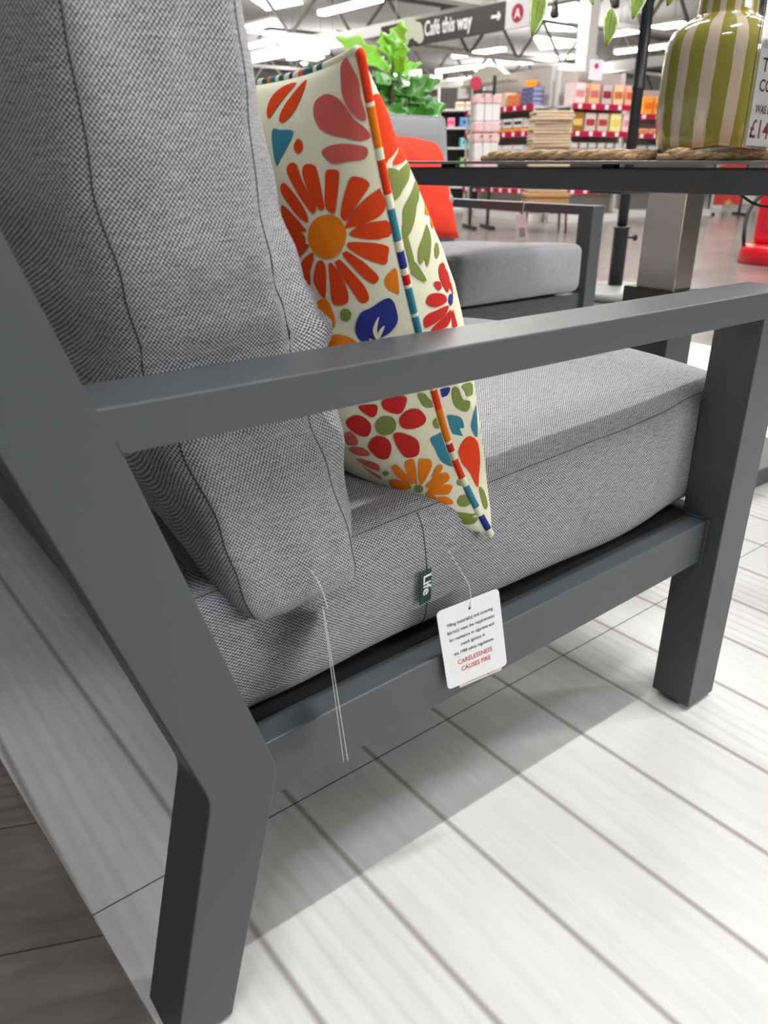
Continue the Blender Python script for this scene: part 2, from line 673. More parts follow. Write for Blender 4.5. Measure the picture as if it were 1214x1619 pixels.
def rounded(p, half, r):
    q = Vector([p[i] * half[i] for i in range(3)])
    c = Vector([max(-(half[i] - r[i]), min(half[i] - r[i], q[i])) for i in range(3)])
    d = Vector([(q[i] - c[i]) / r[i] for i in range(3)])
    if d.length > 1e-9:
        m = max(abs(v) for v in d)
        d = d / d.length * m
        d = Vector([d[i] * r[i] for i in range(3)])
    n = c + d
    return Vector([n[i] / half[i] for i in range(3)])


def seat_fn(px, py, pz):
    qx, qy, qz = rounded((px, py, pz), (0.41, 0.305, 0.075), (0.034, 0.024, 0.024))
    x = -0.738 + (qx + 1) / 2 * 0.835
    if qx < 0:
        x += 0.055 * qx ** 3 * (1 - sstep(-1.0, -0.78, qy))
    x0, yb = x, (1 - abs(qy) ** 3)
    zb = 0.325 + 0.046 * x
    zb += 0.008 * sstep(-0.22, 0.03, x)
    zt = 0.4945 + 0.070 * x
    if x > -0.1:
        zt += 0.006 * sstep(-0.1, 0.06, x)
    t = (qz + 1) / 2
    z = zb + (zt - zb) * t
    # crown and belly
    if qz > 0:
        z += 0.030 * (1 - abs(qx) ** 2.5) * (1 - abs(qy) ** 2.2) * qz
        if qx > 0.5:
            z += 0.012 * (qx - 0.5) * 2 * yb * qz
    x += 0.018 * qx * (1 - qz * qz) * (1 - abs(qy) ** 3) * (abs(qx) > 0.8)
    near = 0.066
    bul = 0.013 * max(0.0, 1 - qz * qz) + 0.004
    inner = sstep(-0.70, -0.62, x0) * (1 - sstep(-0.10, -0.02, x0)) * (0.55 + 0.45 * sstep(-0.62, -0.45, x0))
    # the bottom edge sags a little between supports
    if qz < 0:
        z += -qz * (0.006 * math.sin((x0 + 0.74) * 7.0) + 0.003 * noise.noise((x0 * 9, 1.3, 0)))
    yy = near + (qy + 1) / 2 * 0.606
    yy -= bul * inner * (1 if qy < 0 else -1) * abs(qy) ** 6
    yy += 0.0022 * noise.noise((x0 * 11, z * 17, 4.2)) * abs(qy) ** 4
    z += 0.002 * noise.noise((x0 * 6, yy * 6, 9.1))
    return Vector((x, yy, z))


XR = [(0.40, -0.710), (0.448, -0.722), (0.50, -0.730), (0.58, -0.750), (0.643, -0.768), (0.70, -0.779), (0.77, -0.791), (0.86, -0.799), (0.97, -0.806)]
XF = [(0.40, -0.594), (0.46, -0.600), (0.535, -0.617), (0.582, -0.628), (0.62, -0.636), (0.645, -0.637), (0.67, -0.645), (0.70, -0.657), (0.755, -0.667), (0.82, -0.674), (0.875, -0.680), (0.97, -0.692)]
YN = [(0.40, 0.036), (0.52, 0.046), (0.58, 0.060), (0.605, 0.0695), (0.64, 0.0700), (0.66, 0.064), (0.72, 0.056), (0.80, 0.050), (0.97, 0.052)]


def back_fn(px, py, pz):
    qx, qy, qz = rounded((px, py, pz), (0.06, 0.31, 0.27), (0.013, 0.013, 0.02))
    t = (qz + 1) / 2
    ynear = 0.045 + (qy + 1) / 2 * 0.626
    droop = 1 - sstep(0.075, 0.16, ynear)
    zb = 0.468 - 0.052 * droop
    zb -= 0.010 * droop * (0.5 - qx * 0.5)
    zt = 0.962
    z = zb + (zt - zb) * t
    xr, xf = lerp(XR, z), lerp(XF, z)
    x = xr + (xf - xr) * (qx + 1) / 2
    e = (1 - abs(qy) ** 3.0) * (1 - abs(qz) ** 2.4)
    x += (0.052 if qx < 0 else 0.025) * qx * e * abs(qx) ** 2
    if qx > 0:
        fb = lerp([(0.40, 0.010), (0.48, 0.026), (0.58, 0.044), (0.615, 0.046), (0.642, 0.060), (0.668, 0.044), (0.70, 0.038), (0.75, 0.028), (0.84, 0.020), (0.97, 0.016)], z)
        x += fb * qx ** 3 * sstep(-1.0, -0.86, qy) * (1 - sstep(0.8, 1.0, qy)) * (1 - abs(qz) ** 8)
    if qx < 0:
        x += 0.012 * qx * (1 - abs(qz) ** 4) * (1 - abs(qy) ** 6)
    yn = lerp(YN, z)
    s = (qy + 1) / 2
    y = yn + (0.671 - yn) * s
    y -= 0.006 * (1 - qx * qx) * (1 - s) ** 4 * (0 if 0.59 < z < 0.655 else 1)
    # creases run in from the corners
    cr = sstep(0.2, 1.0, abs(qz))
    y += (0.0045 * noise.noise((qx * 1.6 + 3, z * 13, 2.0)) + 0.003 * noise.noise((qx * 3.1, z * 30, 7.0)) * cr) * (1 - s) ** 6
    x += 0.004 * noise.noise((y * 9, z * 9, 5.0)) * abs(qx) ** 3
    return Vector((x, y, z))


def path_tube(name, pts, rad, m, parent):
    return tube(name, pts, rad, m, parent, 6)


def samples(n):
    return [-1 + 2 * i / n for i in range(n + 1)]


def make_seat():
    o = soft_box('seat_cushion', 44, 36, 14, (0.83, 0.61, 0.155), seat_fn, M_FABRIC)
    for sy in (-1, 1):
        path_tube('seam', [seat_fn(p * 0.995, sy, 1) for p in samples(60)], 0.0005, M_SEAM, o)
        path_tube('seam', [seat_fn(p * 0.995, sy, -1) for p in samples(60)], 0.0005, M_SEAM, o)
    for sx in (-1, 1):
        path_tube('seam', [seat_fn(sx, p * 0.995, 1) for p in samples(40)], 0.0005, M_SEAM, o)
    a, b = seat_fn(-0.425, -1, 0.97), seat_fn(-0.41, -1, -0.97)
    path_tube('seam', [seat_fn(-0.425 + 0.015 * k / 16, -1, 0.985 - 1.97 * k / 16) + Vector((0, -0.0003, 0)) for k in range(17)], 0.0005, M_SEAM, o)
    return o


def make_back():
    o = soft_box('back_cushion', 14, 40, 56, (0.13, 0.626, 0.52), back_fn, M_FABRIC)
    for sx in (-1, 1):
        path_tube('seam', [back_fn(sx, -1, p * 0.99) for p in samples(60)], 0.0007, M_SEAM, o)
        path_tube('seam', [back_fn(sx, 1, p * 0.99) for p in samples(60)], 0.0012, M_SEAM, o)
        path_tube('seam', [back_fn(sx, p * 0.99, 1) for p in samples(30)], 0.0012, M_SEAM, o)
    return o


seat1 = tag(make_seat(), 'grey woven seat cushion in the foreground sofa, nearest the camera, with green tab sewn on', 'cushion')
back1 = tag(make_back(), 'large grey woven back cushion leaning behind the flower-patterned cushion', 'cushion')
seat2 = copy_tree(seat1)
seat2.location, seat2.scale = (0, 0.617, 0), (0.94, 1, 1)
tag(seat2, 'grey seat cushion of the foreground sofa hidden behind the flower-patterned cushion', 'cushion')
back2 = copy_tree(back1)
back2.location = (0, 0.630, 0)
tag(back2, 'grey back cushion farther along the foreground sofa, behind the nearest back cushion', 'cushion')

seat3 = copy_tree(seat2)
seat3.location = (0, 1.234, 0)
tag(seat3, 'grey seat cushion at the far end of the foreground sofa, hidden behind the back cushions', 'cushion')
back3 = copy_tree(back1)
back3.location = (0, 1.262, 0)
tag(back3, 'grey back cushion at the far end of the foreground sofa', 'cushion')

# green woven tab, sewn into the upright seam of the seat cushion
M_GREEN = mat('dark_green_ribbon', (14, 62, 56), 0.7, 0, 0.15, 1500)
M_WHITE = mat('white_print', (238, 238, 236), 0.6)
px_ = Vector((-0.5045, 0.0455, 0.3755))
tab = pydata('brand_tab', *(lambda w, h, t: ([(-w, 0.0, -h), (w, 0.003, -h), (w, 0.003, h), (-w, 0.0, h), (-w, t, -h), (w, t + 0.003, -h), (w, t + 0.003, h), (-w, t, h)],
             [(0, 1, 2, 3), (7, 6, 5, 4), (0, 4, 5, 1), (2, 6, 7, 3), (1, 5, 6, 2), (0, 3, 7, 4)]))(0.0088, 0.0185, 0.0012), M_GREEN, None, label='dark green tab with white lettering')
tab.parent = seat1
tab.location = px_
text('lettering', 'Life', 0.0165, M_WHITE, tab, (-0.0045, -0.0003, 0.0155), (0.0, 0.0, -1), (1, 0.13, 0), 'LEFT', 0.0001, 0.0003, 'white lettering', 1.02)

# ================================================================== FLOWER CUSHION
PB, PT = Vector((-0.425, 0, 0.418)), Vector((-0.572, 0, 0.860))
PV = (PT - PB).normalized()
PN = Vector((PV.z, 0, -PV.x))
PHH = (PT - PB).length / 2
PHW = 0.225
PC = (PB + PT) / 2 + Vector((0, 0.062 + PHW, 0))


def pil(u, v, s):
    a = u * (1 - 0.06 * (1 - v * v) * abs(u))
    b = v * (1 - (0.058 * (1 - u ** 4) if v > 0 else 0.05 * (1 - u * u)) * abs(v))
    fu = max(1 - abs(u) ** 2.4, 0) ** (0.46 if s > 0 else 0.5)
    fv = max(1 - abs(v) ** 2.4, 0) ** 0.48
    t = fu * fv * (0.150 * (0.87 - (0.34 if v > 0 else 0.08) * v) if s > 0 else 0.10 * (1 - 0.35 * v))
    P = PC + Vector((0, a * PHW, 0)) + PV * (b * PHH) + PN * (s * t)
    k = max(0, min(1, (-v - 0.45) / 0.55)) ** 2 * max(0, min(1, (-u - 0.2) / 0.8))
    P.y -= 0.028 * k
    k2 = max(0, min(1, (-v - 0.3) / 0.7)) ** 1.5 * max(0, min(1, (u + 0.95) / 0.5))
    P.z += 0.045 * k2
    # soft puckers along the seams
    w = max(abs(u), abs(v)) ** 6 * (1 - max(abs(u), abs(v)) ** 40)
    P += PN * (s * 0.004 * w * noise.noise((u * 7, v * 9, s * 3.0)))
    return P


def pnorm(u, v, s):
    e = 0.004
    du = pil(min(u + e, 1), v, s) - pil(max(u - e, -1), v, s)
    dv = pil(u, min(v + e, 1), s) - pil(u, max(v - e, -1), s)
    n = du.cross(dv)
    if n.length < 1e-12:
        return PN * s
    n.normalize()
    if n.dot(PN) * s < 0 and abs(n.dot(PN)) > 0.02:
        n = -n
    ref = pil(u, v, s) - (PC + Vector((0, u * PHW * 0.8, 0)) + PV * (v * PHH * 0.8))
    if n.dot(ref) < 0:
        n = -n
    return n


FCOL = {'red': (212, 66, 20), 'coral': (197, 92, 84), 'teal': (54, 128, 148), 'orange': (226, 122, 18), 'olive': (122, 136, 70), 'navy': (44, 52, 132),
        'crimson': (192, 40, 36), 'scarlet': (222, 62, 22), 'cream': (226, 224, 197), 'peacock': (46, 100, 108)}
FM = {k: mat('printed_cotton_' + k, c, 0.8, 0, 0.04, 500, 0.12, 1800, spec=0.2) for k, c in FCOL.items()}
PRINT = """B0 coral -0.913,0.985 -0.948,0.987 -0.986,0.93 -0.991,0.865 -0.993,0.79 -0.962,0.832 -0.934,0.897 -0.925,0.935
B0 coral -0.795,0.9 -0.835,0.915 -0.887,0.905 -0.934,0.872 -0.966,0.81 -0.991,0.767 -0.991,0.73 -0.926,0.765 -0.84,0.807 -0.8,0.857
B0 coral -0.838,0.742 -0.877,0.752 -0.936,0.742 -0.986,0.712 -0.983,0.675 -0.942,0.685 -0.887,0.692 -0.852,0.717
B0 red -0.488,0.917 -0.496,0.957 -0.555,0.98 -0.638,0.98 -0.605,0.957 -0.56,0.92 -0.52,0.887
B0 red -0.588,0.88 -0.602,0.917 -0.652,0.957 -0.708,0.98 -0.708,0.935 -0.672,0.887 -0.624,0.865 -0.602,0.867
B0 teal -0.55,0.842 -0.607,0.842 -0.688,0.83 -0.666,0.795 -0.617,0.747 -0.588,0.73
B0 red -0.692,0.78 -0.716,0.802 -0.741,0.785 -0.741,0.762 -0.72,0.752 -0.703,0.76
B0 orange -0.899,0.437 -0.887,0.404 -0.865,0.379 -0.833,0.369 -0.798,0.374 -0.768,0.394 -0.748,0.424 -0.743,0.459 -0.758,0.494 -0.785,0.517 -0.82,0.527 -0.855,0.522 -0.882,0.502 -0.897,0.469
B0 red -0.85,0.672 -0.876,0.675 -0.903,0.662 -0.9,0.635 -0.873,0.532 -0.852,0.532 -0.835,0.562 -0.842,0.632
B0 red -0.94,0.63 -0.964,0.622 -0.98,0.599 -0.976,0.572 -0.91,0.494 -0.893,0.499 -0.89,0.522 -0.914,0.587
B0 red -0.992,0.559 -0.997,0.554 -0.997,0.482 -0.972,0.464 -0.91,0.462 -0.9,0.474 -0.947,0.527
B0 red -0.997,0.447 -0.996,0.387 -0.922,0.427 -0.911,0.444 -0.951,0.462
B0 red -0.91,0.412 -0.964,0.389 -0.992,0.359 -0.992,0.324 -0.986,0.294 -0.969,0.314 -0.921,0.369 -0.9,0.399
B0 red -0.887,0.382 -0.901,0.379 -0.945,0.322 -0.968,0.262 -0.961,0.239 -0.947,0.244 -0.918,0.299 -0.882,0.369
B0 red -0.857,0.357 -0.874,0.349 -0.919,0.267 -0.936,0.199 -0.928,0.176 -0.907,0.184 -0.882,0.252 -0.848,0.339
B0 red -0.819,0.344 -0.838,0.344 -0.87,0.272 -0.873,0.204 -0.848,0.184 -0.811,0.199 -0.813,0.272
B0 red -0.774,0.364 -0.8,0.359 -0.804,0.314 -0.787,0.229 -0.768,0.232 -0.743,0.284 -0.752,0.327
B0 red -0.756,0.399 -0.756,0.374 -0.733,0.329 -0.723,0.277 -0.688,0.294 -0.677,0.342 -0.71,0.379
B0 red -0.739,0.432 -0.735,0.417 -0.677,0.382 -0.652,0.397 -0.652,0.429 -0.697,0.432
B0 red -0.729,0.462 -0.718,0.432 -0.647,0.437 -0.629,0.467 -0.626,0.489 -0.695,0.482
B0 red -0.729,0.497 -0.731,0.479 -0.633,0.497 -0.614,0.539 -0.619,0.584 -0.675,0.547
B0 red -0.754,0.529 -0.745,0.512 -0.697,0.542 -0.622,0.622 -0.617,0.652 -0.647,0.657 -0.723,0.584
B0 red -0.793,0.569 -0.787,0.542 -0.766,0.549 -0.695,0.637 -0.654,0.7 -0.672,0.725 -0.71,0.715 -0.739,0.655
B0 red -0.831,0.569 -0.828,0.549 -0.806,0.552 -0.758,0.632 -0.739,0.69 -0.758,0.712 -0.8,0.702 -0.815,0.672
B0 orange -0.712,0.174 -0.756,0.217 -0.793,0.209 -0.806,0.139 -0.793,0.099 -0.752,0.084 -0.718,0.096
B0 orange -0.666,0.259 -0.697,0.257 -0.701,0.224 -0.684,0.191 -0.666,0.234
B0 orange -0.718,0.051 -0.781,0.069 -0.831,0.059 -0.868,0.021 -0.787,0.011 -0.739,0.014
B0 olive -0.873,0.141 -0.868,0.129 -0.862,0.121 -0.852,0.119 -0.843,0.121 -0.835,0.126 -0.831,0.136 -0.831,0.146 -0.835,0.159 -0.843,0.166 -0.852,0.169 -0.862,0.166 -0.868,0.161 -0.873,0.151
B0 navy -0.876,0.086 -0.906,0.139 -0.94,0.151 -0.98,0.166 -0.988,0.096 -0.983,0.051 -0.96,0.026 -0.914,0.019 -0.887,0.026 -0.874,0.051
B1 cream -0.951,0.106 -0.953,0.101 -0.943,0.069 -0.944,0.019 -0.94,0.014 -0.934,0.024 -0.931,0.061
B1 cream -0.96,0.066 -0.962,0.061 -0.949,0.031 -0.941,0.021 -0.94,0.031 -0.948,0.054
B1 cream -0.915,0.031 -0.923,0.024 -0.93,0.006 -0.918,0.006
B0 orange -0.979,0.239 -0.991,0.262 -0.997,0.259 -0.995,0.171 -0.991,0.176 -0.981,0.204
B0 olive -0.927,-0.374 -0.921,-0.392 -0.91,-0.404 -0.896,-0.409 -0.879,-0.407 -0.868,-0.394 -0.862,-0.377 -0.862,-0.354 -0.87,-0.337 -0.884,-0.322 -0.899,-0.317 -0.913,-0.322 -0.923,-0.334 -0.928,-0.354
B0 crimson -0.82,-0.252 -0.885,-0.254 -0.884,-0.289 -0.865,-0.312 -0.845,-0.297
B0 crimson -0.907,-0.249 -0.93,-0.237 -0.968,-0.254 -0.96,-0.302 -0.94,-0.324 -0.908,-0.287
B0 crimson -0.94,-0.347 -0.963,-0.319 -0.983,-0.329 -0.991,-0.377 -0.986,-0.407 -0.965,-0.409 -0.942,-0.387
B0 crimson -0.915,-0.409 -0.942,-0.417 -0.965,-0.467 -0.962,-0.522 -0.948,-0.542 -0.919,-0.532 -0.907,-0.464
B0 crimson -0.81,-0.449 -0.852,-0.407 -0.887,-0.424 -0.89,-0.472 -0.866,-0.529 -0.831,-0.534 -0.806,-0.487
B0 crimson -0.75,-0.317 -0.797,-0.292 -0.833,-0.307 -0.848,-0.354 -0.822,-0.402 -0.783,-0.394 -0.75,-0.352
B0 coral -0.714,-0.399 -0.75,-0.374 -0.772,-0.412 -0.762,-0.447 -0.712,-0.452
B0 coral -0.716,-0.472 -0.77,-0.464 -0.798,-0.494 -0.787,-0.517 -0.731,-0.512 -0.712,-0.494
B0 coral -0.718,-0.542 -0.779,-0.549 -0.811,-0.574 -0.797,-0.61 -0.76,-0.594
B0 coral -0.725,-0.579 -0.752,-0.612 -0.783,-0.65 -0.774,-0.672 -0.75,-0.635
B0 olive -0.925,-0.712 -0.921,-0.72 -0.913,-0.73 -0.904,-0.735 -0.897,-0.735 -0.893,-0.73 -0.891,-0.722 -0.894,-0.712 -0.9,-0.7 -0.908,-0.692 -0.915,-0.69 -0.922,-0.69 -0.926,-0.695 -0.927,-0.702
B0 orange -0.91,-0.572 -0.927,-0.552 -0.941,-0.562 -0.919,-0.672 -0.908,-0.682 -0.904,-0.632
B0 orange -0.951,-0.567 -0.966,-0.567 -0.976,-0.584 -0.966,-0.627 -0.934,-0.682 -0.926,-0.672
B0 orange -0.966,-0.652 -0.981,-0.62 -0.989,-0.622 -0.986,-0.647 -0.966,-0.665
B0 orange -0.937,-0.7 -0.971,-0.662 -0.99,-0.662 -0.993,-0.685 -0.987,-0.705 -0.96,-0.71
B0 orange -0.94,-0.717 -0.97,-0.707 -0.99,-0.722 -0.989,-0.742 -0.977,-0.76 -0.953,-0.747 -0.938,-0.737
B0 orange -0.949,-0.762 -0.97,-0.767 -0.978,-0.795 -0.973,-0.812 -0.959,-0.805 -0.949,-0.78
B0 orange -0.926,-0.737 -0.943,-0.742 -0.952,-0.812 -0.942,-0.83 -0.913,-0.827 -0.915,-0.782
B0 orange -0.899,-0.757 -0.91,-0.755 -0.906,-0.855 -0.888,-0.88 -0.871,-0.855 -0.885,-0.795
B0 orange -0.865,-0.777 -0.891,-0.757 -0.862,-0.835 -0.843,-0.827 -0.843,-0.81
B0 orange -0.798,-0.795 -0.873,-0.74 -0.873,-0.755 -0.824,-0.82 -0.8,-0.82
B0 orange -0.802,-0.75 -0.831,-0.732 -0.838,-0.745 -0.81,-0.762
B0 orange -0.813,-0.672 -0.845,-0.657 -0.885,-0.685 -0.884,-0.707 -0.86,-0.722 -0.811,-0.727 -0.798,-0.707
B0 orange -0.858,-0.592 -0.882,-0.569 -0.896,-0.612 -0.904,-0.67 -0.893,-0.685 -0.865,-0.652
B0 olive -0.835,-0.62 -0.831,-0.627 -0.824,-0.635 -0.817,-0.637 -0.81,-0.64 -0.806,-0.637 -0.806,-0.63 -0.808,-0.622 -0.813,-0.615 -0.819,-0.61 -0.826,-0.605 -0.831,-0.605 -0.835,-0.607 -0.836,-0.612
B0 olive -1,-0.742 -1,-0.747 -1,-0.75 -0.999,-0.75 -0.998,-0.747 -0.997,-0.74 -0.997,-0.732 -0.997,-0.727 -0.998,-0.72 -0.999,-0.717 -1,-0.717 -1,-0.722 -1,-0.727 -1,-0.735
B0 olive -1,-0.83 -0.999,-0.84 -0.996,-0.842 -0.992,-0.842 -0.988,-0.837 -0.985,-0.83 -0.984,-0.817 -0.986,-0.805 -0.99,-0.795 -0.994,-0.787 -0.997,-0.79 -0.999,-0.795 -1,-0.807 -1,-0.82
B0 olive -1,-0.442 -1,-0.452 -0.999,-0.457 -0.998,-0.457 -0.997,-0.452 -0.996,-0.444 -0.996,-0.434 -0.996,-0.422 -0.997,-0.414 -0.998,-0.409 -0.999,-0.407 -1,-0.412 -1,-0.422 -1,-0.432
B0 teal -0.988,-0.487 -0.998,-0.482 -1,-0.482 -1,-0.587 -1,-0.652 -0.996,-0.637 -0.99,-0.597 -0.99,-0.544
B1 cream -1,-0.544 -1,-0.562 -1,-0.587 -1,-0.582
B0 olive -0.925,-0.877 -0.969,-0.857 -0.999,-0.89 -0.992,-0.895 -0.998,-0.91 -0.988,-0.927 -0.963,-0.927 -0.934,-0.912
B0 olive -0.988,-0.267 -0.995,-0.274 -0.998,-0.309 -1,-0.344 -0.998,-0.352 -0.991,-0.324
F0 navy -1,-0.302 -0.998,-0.302 -0.992,-0.322 -0.996,-0.344 -1,-0.334 -1,-0.324
F0 teal -1,-0.427 -0.994,-0.452 -0.986,-0.492 -0.986,-0.534 -0.995,-0.517 -0.991,-0.562 -0.998,-0.529 -0.999,-0.494
F0 olive -0.988,-0.332 -0.978,-0.357 -0.97,-0.427 -0.948,-0.462 -0.961,-0.484 -0.975,-0.477 -0.989,-0.429 -0.992,-0.367
F0 olive -0.967,-0.357 -0.907,-0.414 -0.918,-0.454 -0.954,-0.427 -0.96,-0.394
F0 teal -0.96,-0.549 -0.91,-0.517 -0.908,-0.562 -0.942,-0.635 -0.96,-0.597
F0 scarlet -0.998,-0.602 -0.989,-0.582 -0.972,-0.599 -0.951,-0.655 -0.96,-0.707 -0.983,-0.767 -0.994,-0.802 -0.996,-0.737 -0.999,-0.667
F0 olive -0.991,-0.807 -0.981,-0.85 -0.983,-0.895 -0.995,-0.902 -0.995,-0.855
F0 scarlet -1,0.847 -0.988,0.855 -0.943,0.832 -0.928,0.79 -0.91,0.725 -0.922,0.672 -0.97,0.655 -0.996,0.642 -1,0.632 -1,0.667 -1,0.745 -1,0.797
F0 scarlet -0.925,0.777 -0.913,0.737 -0.885,0.645 -0.874,0.605 -0.955,0.605 -0.992,0.615 -0.976,0.642 -0.891,0.665 -0.903,0.705
F0 olive -1,0.612 -0.996,0.597 -0.994,0.582 -0.962,0.592 -0.871,0.582 -0.931,0.552 -0.985,0.524 -0.999,0.499 -1,0.534
F0 olive -0.917,0.514 -0.845,0.499 -0.915,0.479 -0.976,0.452 -0.994,0.392 -0.998,0.352 -0.999,0.359 -0.997,0.414 -0.986,0.477
F0 olive -0.998,0.379 -0.996,0.372 -0.998,0.322 -0.999,0.284 -0.998,0.237 -0.994,0.191 -0.987,0.164 -0.99,0.156 -0.996,0.181 -1,0.229 -1,0.284
F0 olive -0.944,0.349 -0.943,0.297 -0.959,0.252 -0.979,0.204 -0.982,0.239 -0.99,0.229 -0.992,0.254 -0.984,0.302
F0 olive -0.901,0.214 -0.913,0.204 -0.927,0.202 -0.935,0.199 -0.942,0.204 -0.945,0.214 -0.943,0.224 -0.94,0.237 -0.932,0.247 -0.921,0.252 -0.908,0.252 -0.894,0.244 -0.887,0.234 -0.891,0.224
F0 orange -0.838,0.464 -0.833,0.447 -0.833,0.429 -0.831,0.434
F0 orange -0.826,0.414 -0.82,0.374 -0.871,0.359 -0.926,0.384 -0.884,0.407
F0 orange -0.847,0.339 -0.842,0.314 -0.899,0.307 -0.903,0.334
F0 navy -0.914,-0.004 -0.919,-0.011 -0.927,-0.014 -0.934,-0.014 -0.94,-0.009 -0.943,-0.001 -0.943,0.009 -0.942,0.019 -0.937,0.026 -0.93,0.029 -0.922,0.029 -0.913,0.021 -0.91,0.014 -0.908,0.004
F0 crimson -0.936,0.169 -0.9,0.151 -0.9,0.089 -0.922,0.046 -0.938,0.054 -0.949,0.124
F0 crimson -0.972,0.129 -0.954,0.111 -0.953,0.086 -0.967,0.086 -0.975,0.114
F0 crimson -0.992,0.096 -0.979,0.089 -0.949,0.044 -0.952,0.019 -0.982,0.031 -0.994,0.066
F0 crimson -0.999,0.004 -0.997,0.029 -0.984,0.021 -0.949,-0.004 -0.964,-0.021 -0.991,-0.024 -0.999,-0.016
F0 crimson -0.995,-0.049 -0.989,-0.029 -0.944,-0.026 -0.94,-0.054 -0.97,-0.074
F0 crimson -0.944,-0.069 -0.925,-0.039 -0.921,-0.109 -0.93,-0.116 -0.949,-0.104
F0 crimson -0.881,0.049 -0.9,0.011 -0.908,0.009 -0.894,0.056
F0 crimson -0.894,0.124 -0.879,0.086 -0.9,0.041 -0.911,0.049"""

FLOWER_ORDER = ['cream'] + [k for k in FCOL if k != 'cream']


def make_flower_cushion():
    verts, faces, mi = [], [], []
    nu, nv = 96, 90
    us = [-1 + 2 * (i / nu) ** 1.5 for i in range(nu + 1)]
    us = [u if u < 1 else 1 for u in us]
    vs_ = [math.copysign(1 - (1 - abs(s)) ** 1.5, s) for s in samples(nv)]
    ids = {}
    for s in (-1, 1):
        for i, u in enumerate(us):
            for j, v in enumerate(vs_):
                border = i in (0, nu) or j in (0, nv)
                key = (0 if border else s, i, j)
                if key not in ids:
                    ids[key] = len(verts)
                    verts.append(pil(u, v, s))

    def g(s, i, j):
        return ids[(0 if (i in (0, nu) or j in (0, nv)) else s, i, j)]
    for s in (-1, 1):
        for i in range(nu):
            for j in range(nv):
                q = [g(s, i, j), g(s, i + 1, j), g(s, i + 1, j + 1), g(s, i, j + 1)]
                faces.append(q if s > 0 else q[::-1])
                mi.append(0)
    # printed motifs: part of the cover
    shapes = []
    for ln in PRINT.strip().split('\n'):
        a, c, rest = ln.split(' ', 2)
        shapes.append((1 if a[0] == 'F' else -1, int(a[1]), c, [tuple(map(float, p.split(','))) for p in rest.split()]))
    # motifs on the part of the cover turned away from view
    rnd = random.Random(3)
    for (cu, cv, s, c1, c2) in ((0.45, 0.45, -1, 'red', 'orange'), (0.1, 0.55, -1, 'crimson', 'olive'), (0.5, -0.2, -1, 'orange', 'olive'), (-0.1, 0.2, 1, 'red', 'orange'),
                                (0.5, 0.55, 1, 'coral', 'navy'), (-0.3, -0.45, 1, 'orange', 'olive'), (0.45, -0.35, 1, 'crimson', 'olive'), (0.1, -0.1, -1, 'teal', 'cream')):
        n = rnd.choice((9, 11, 13))
        shapes.append((s, 0, c2, [(cu + 0.055 * math.cos(k * 0.63), cv + 0.055 * math.sin(k * 0.63)) for k in range(10)]))
        for k in range(n):
            a = k * 2 * math.pi / n
            r0, r1, wd = 0.075, 0.2, 0.20
            shapes.append((s, 0, c1, [(cu + r * math.cos(a + d), cv + r * math.sin(a + d)) for r, d in ((r0, -wd * .6), (r1 * .9, -wd), (r1, 0), (r1 * .9, wd), (r0, wd * .6))]))
    for (s, lay, c, pts) in shapes:
        pts2 = catmull([(a, b, 0) for a, b in pts], 4, True)
        n = len(pts2)
        cen = sum(pts2, Vector()) / n
        NR = 7
        off = 0.0007 + 0.0004 * lay
        base = len(verts)

        def put(p):
            u, v = max(-0.999, min(0.999, p.x)), max(-0.995, min(0.995, p.y))
            verts.append(pil(u, v, s) + pnorm(u, v, s) * off)
        put(cen)
        for r in range(1, NR + 1):
            for p in pts2:
                put(cen + (p - cen) * (r / NR))
        m_i = FLOWER_ORDER.index(c)
        for k in range(n):
            faces.append((base, base + 1 + k, base + 1 + (k + 1) % n))
            mi.append(m_i)
        for r in range(NR - 1):
            for k in range(n):
                a0, a1 = base + 1 + r * n + k, base + 1 + r * n + (k + 1) % n
                faces.append((a0, a0 + n, a1 + n, a1))
                mi.append(m_i)
    root = empty('scatter_cushion', (PC.x, PC.y, 0.46), 0, 'square scatter cushion printed with red and orange flowers, leaning upright on the foreground sofa', 'cushion')
    org = Vector(root.location)
    o = pydata('cover', [v - org for v in verts], faces, [FM[k] for k in FLOWER_ORDER], root, True)
    for p, k in zip(o.data.polygons, mi):
        p.material_index = k
    # piping: covered cord round the edge, its print changing colour along the cord
    YV = [(76, 1), (181, .8), (276, .6), (363, .4), (444, .2), (519, 0), (589, -.2), (654, -.4), (717, -.6), (780, -.8), (845, -1)]

    def y2v(y):
        for (a, b), (c, d) in zip(YV, YV[1:]):
            if y <= c:
                return b + (d - b) * (y - a) / (c - a)
        return -1
    segs = [(76, 'cream'), (83, 'scarlet'), (166, 'cream'), (172, 'orange'), (234, 'cream'), (246, 'navy'), (250, 'cream'), (254, 'scarlet'), (308, 'cream'), (330, 'teal'), (383, 'cream'), (399, 'navy'),
            (425, 'cream'), (437, 'crimson'), (450, 'cream'), (456, 'teal'), (495, 'cream'), (502, 'teal'), (530, 'cream'), (600, 'cream'), (618, 'scarlet'), (646, 'cream'), (649, 'orange'),
            (698, 'cream'), (703, 'crimson'), (717, 'cream'), (727, 'scarlet'), (755, 'cream'), (768, 'teal'), (805, 'cream'), (816, 'navy'), (838, 'cream')]
    segv = [(y2v(a), c) for a, c in segs]

    def near_col(v):
        c = 'cream'
        for sv, sc in segv:
            if v <= sv:
                c = sc
        return c

    def top_col(u):
        if u < -0.78:
            return 'cream'
        k = int((u + 0.78) / 0.035)
        return ['peacock', 'cream', 'peacock', 'peacock', 'coral', 'cream', 'navy', 'cream', 'peacock', 'cream', 'teal', 'orange'][k % 12]
    path, cols = [], []
    N = 150
    for k in range(N):
        v = -1 + 2 * k / N
        path.append(pil(-1, v, 1))
        cols.append(near_col(v))
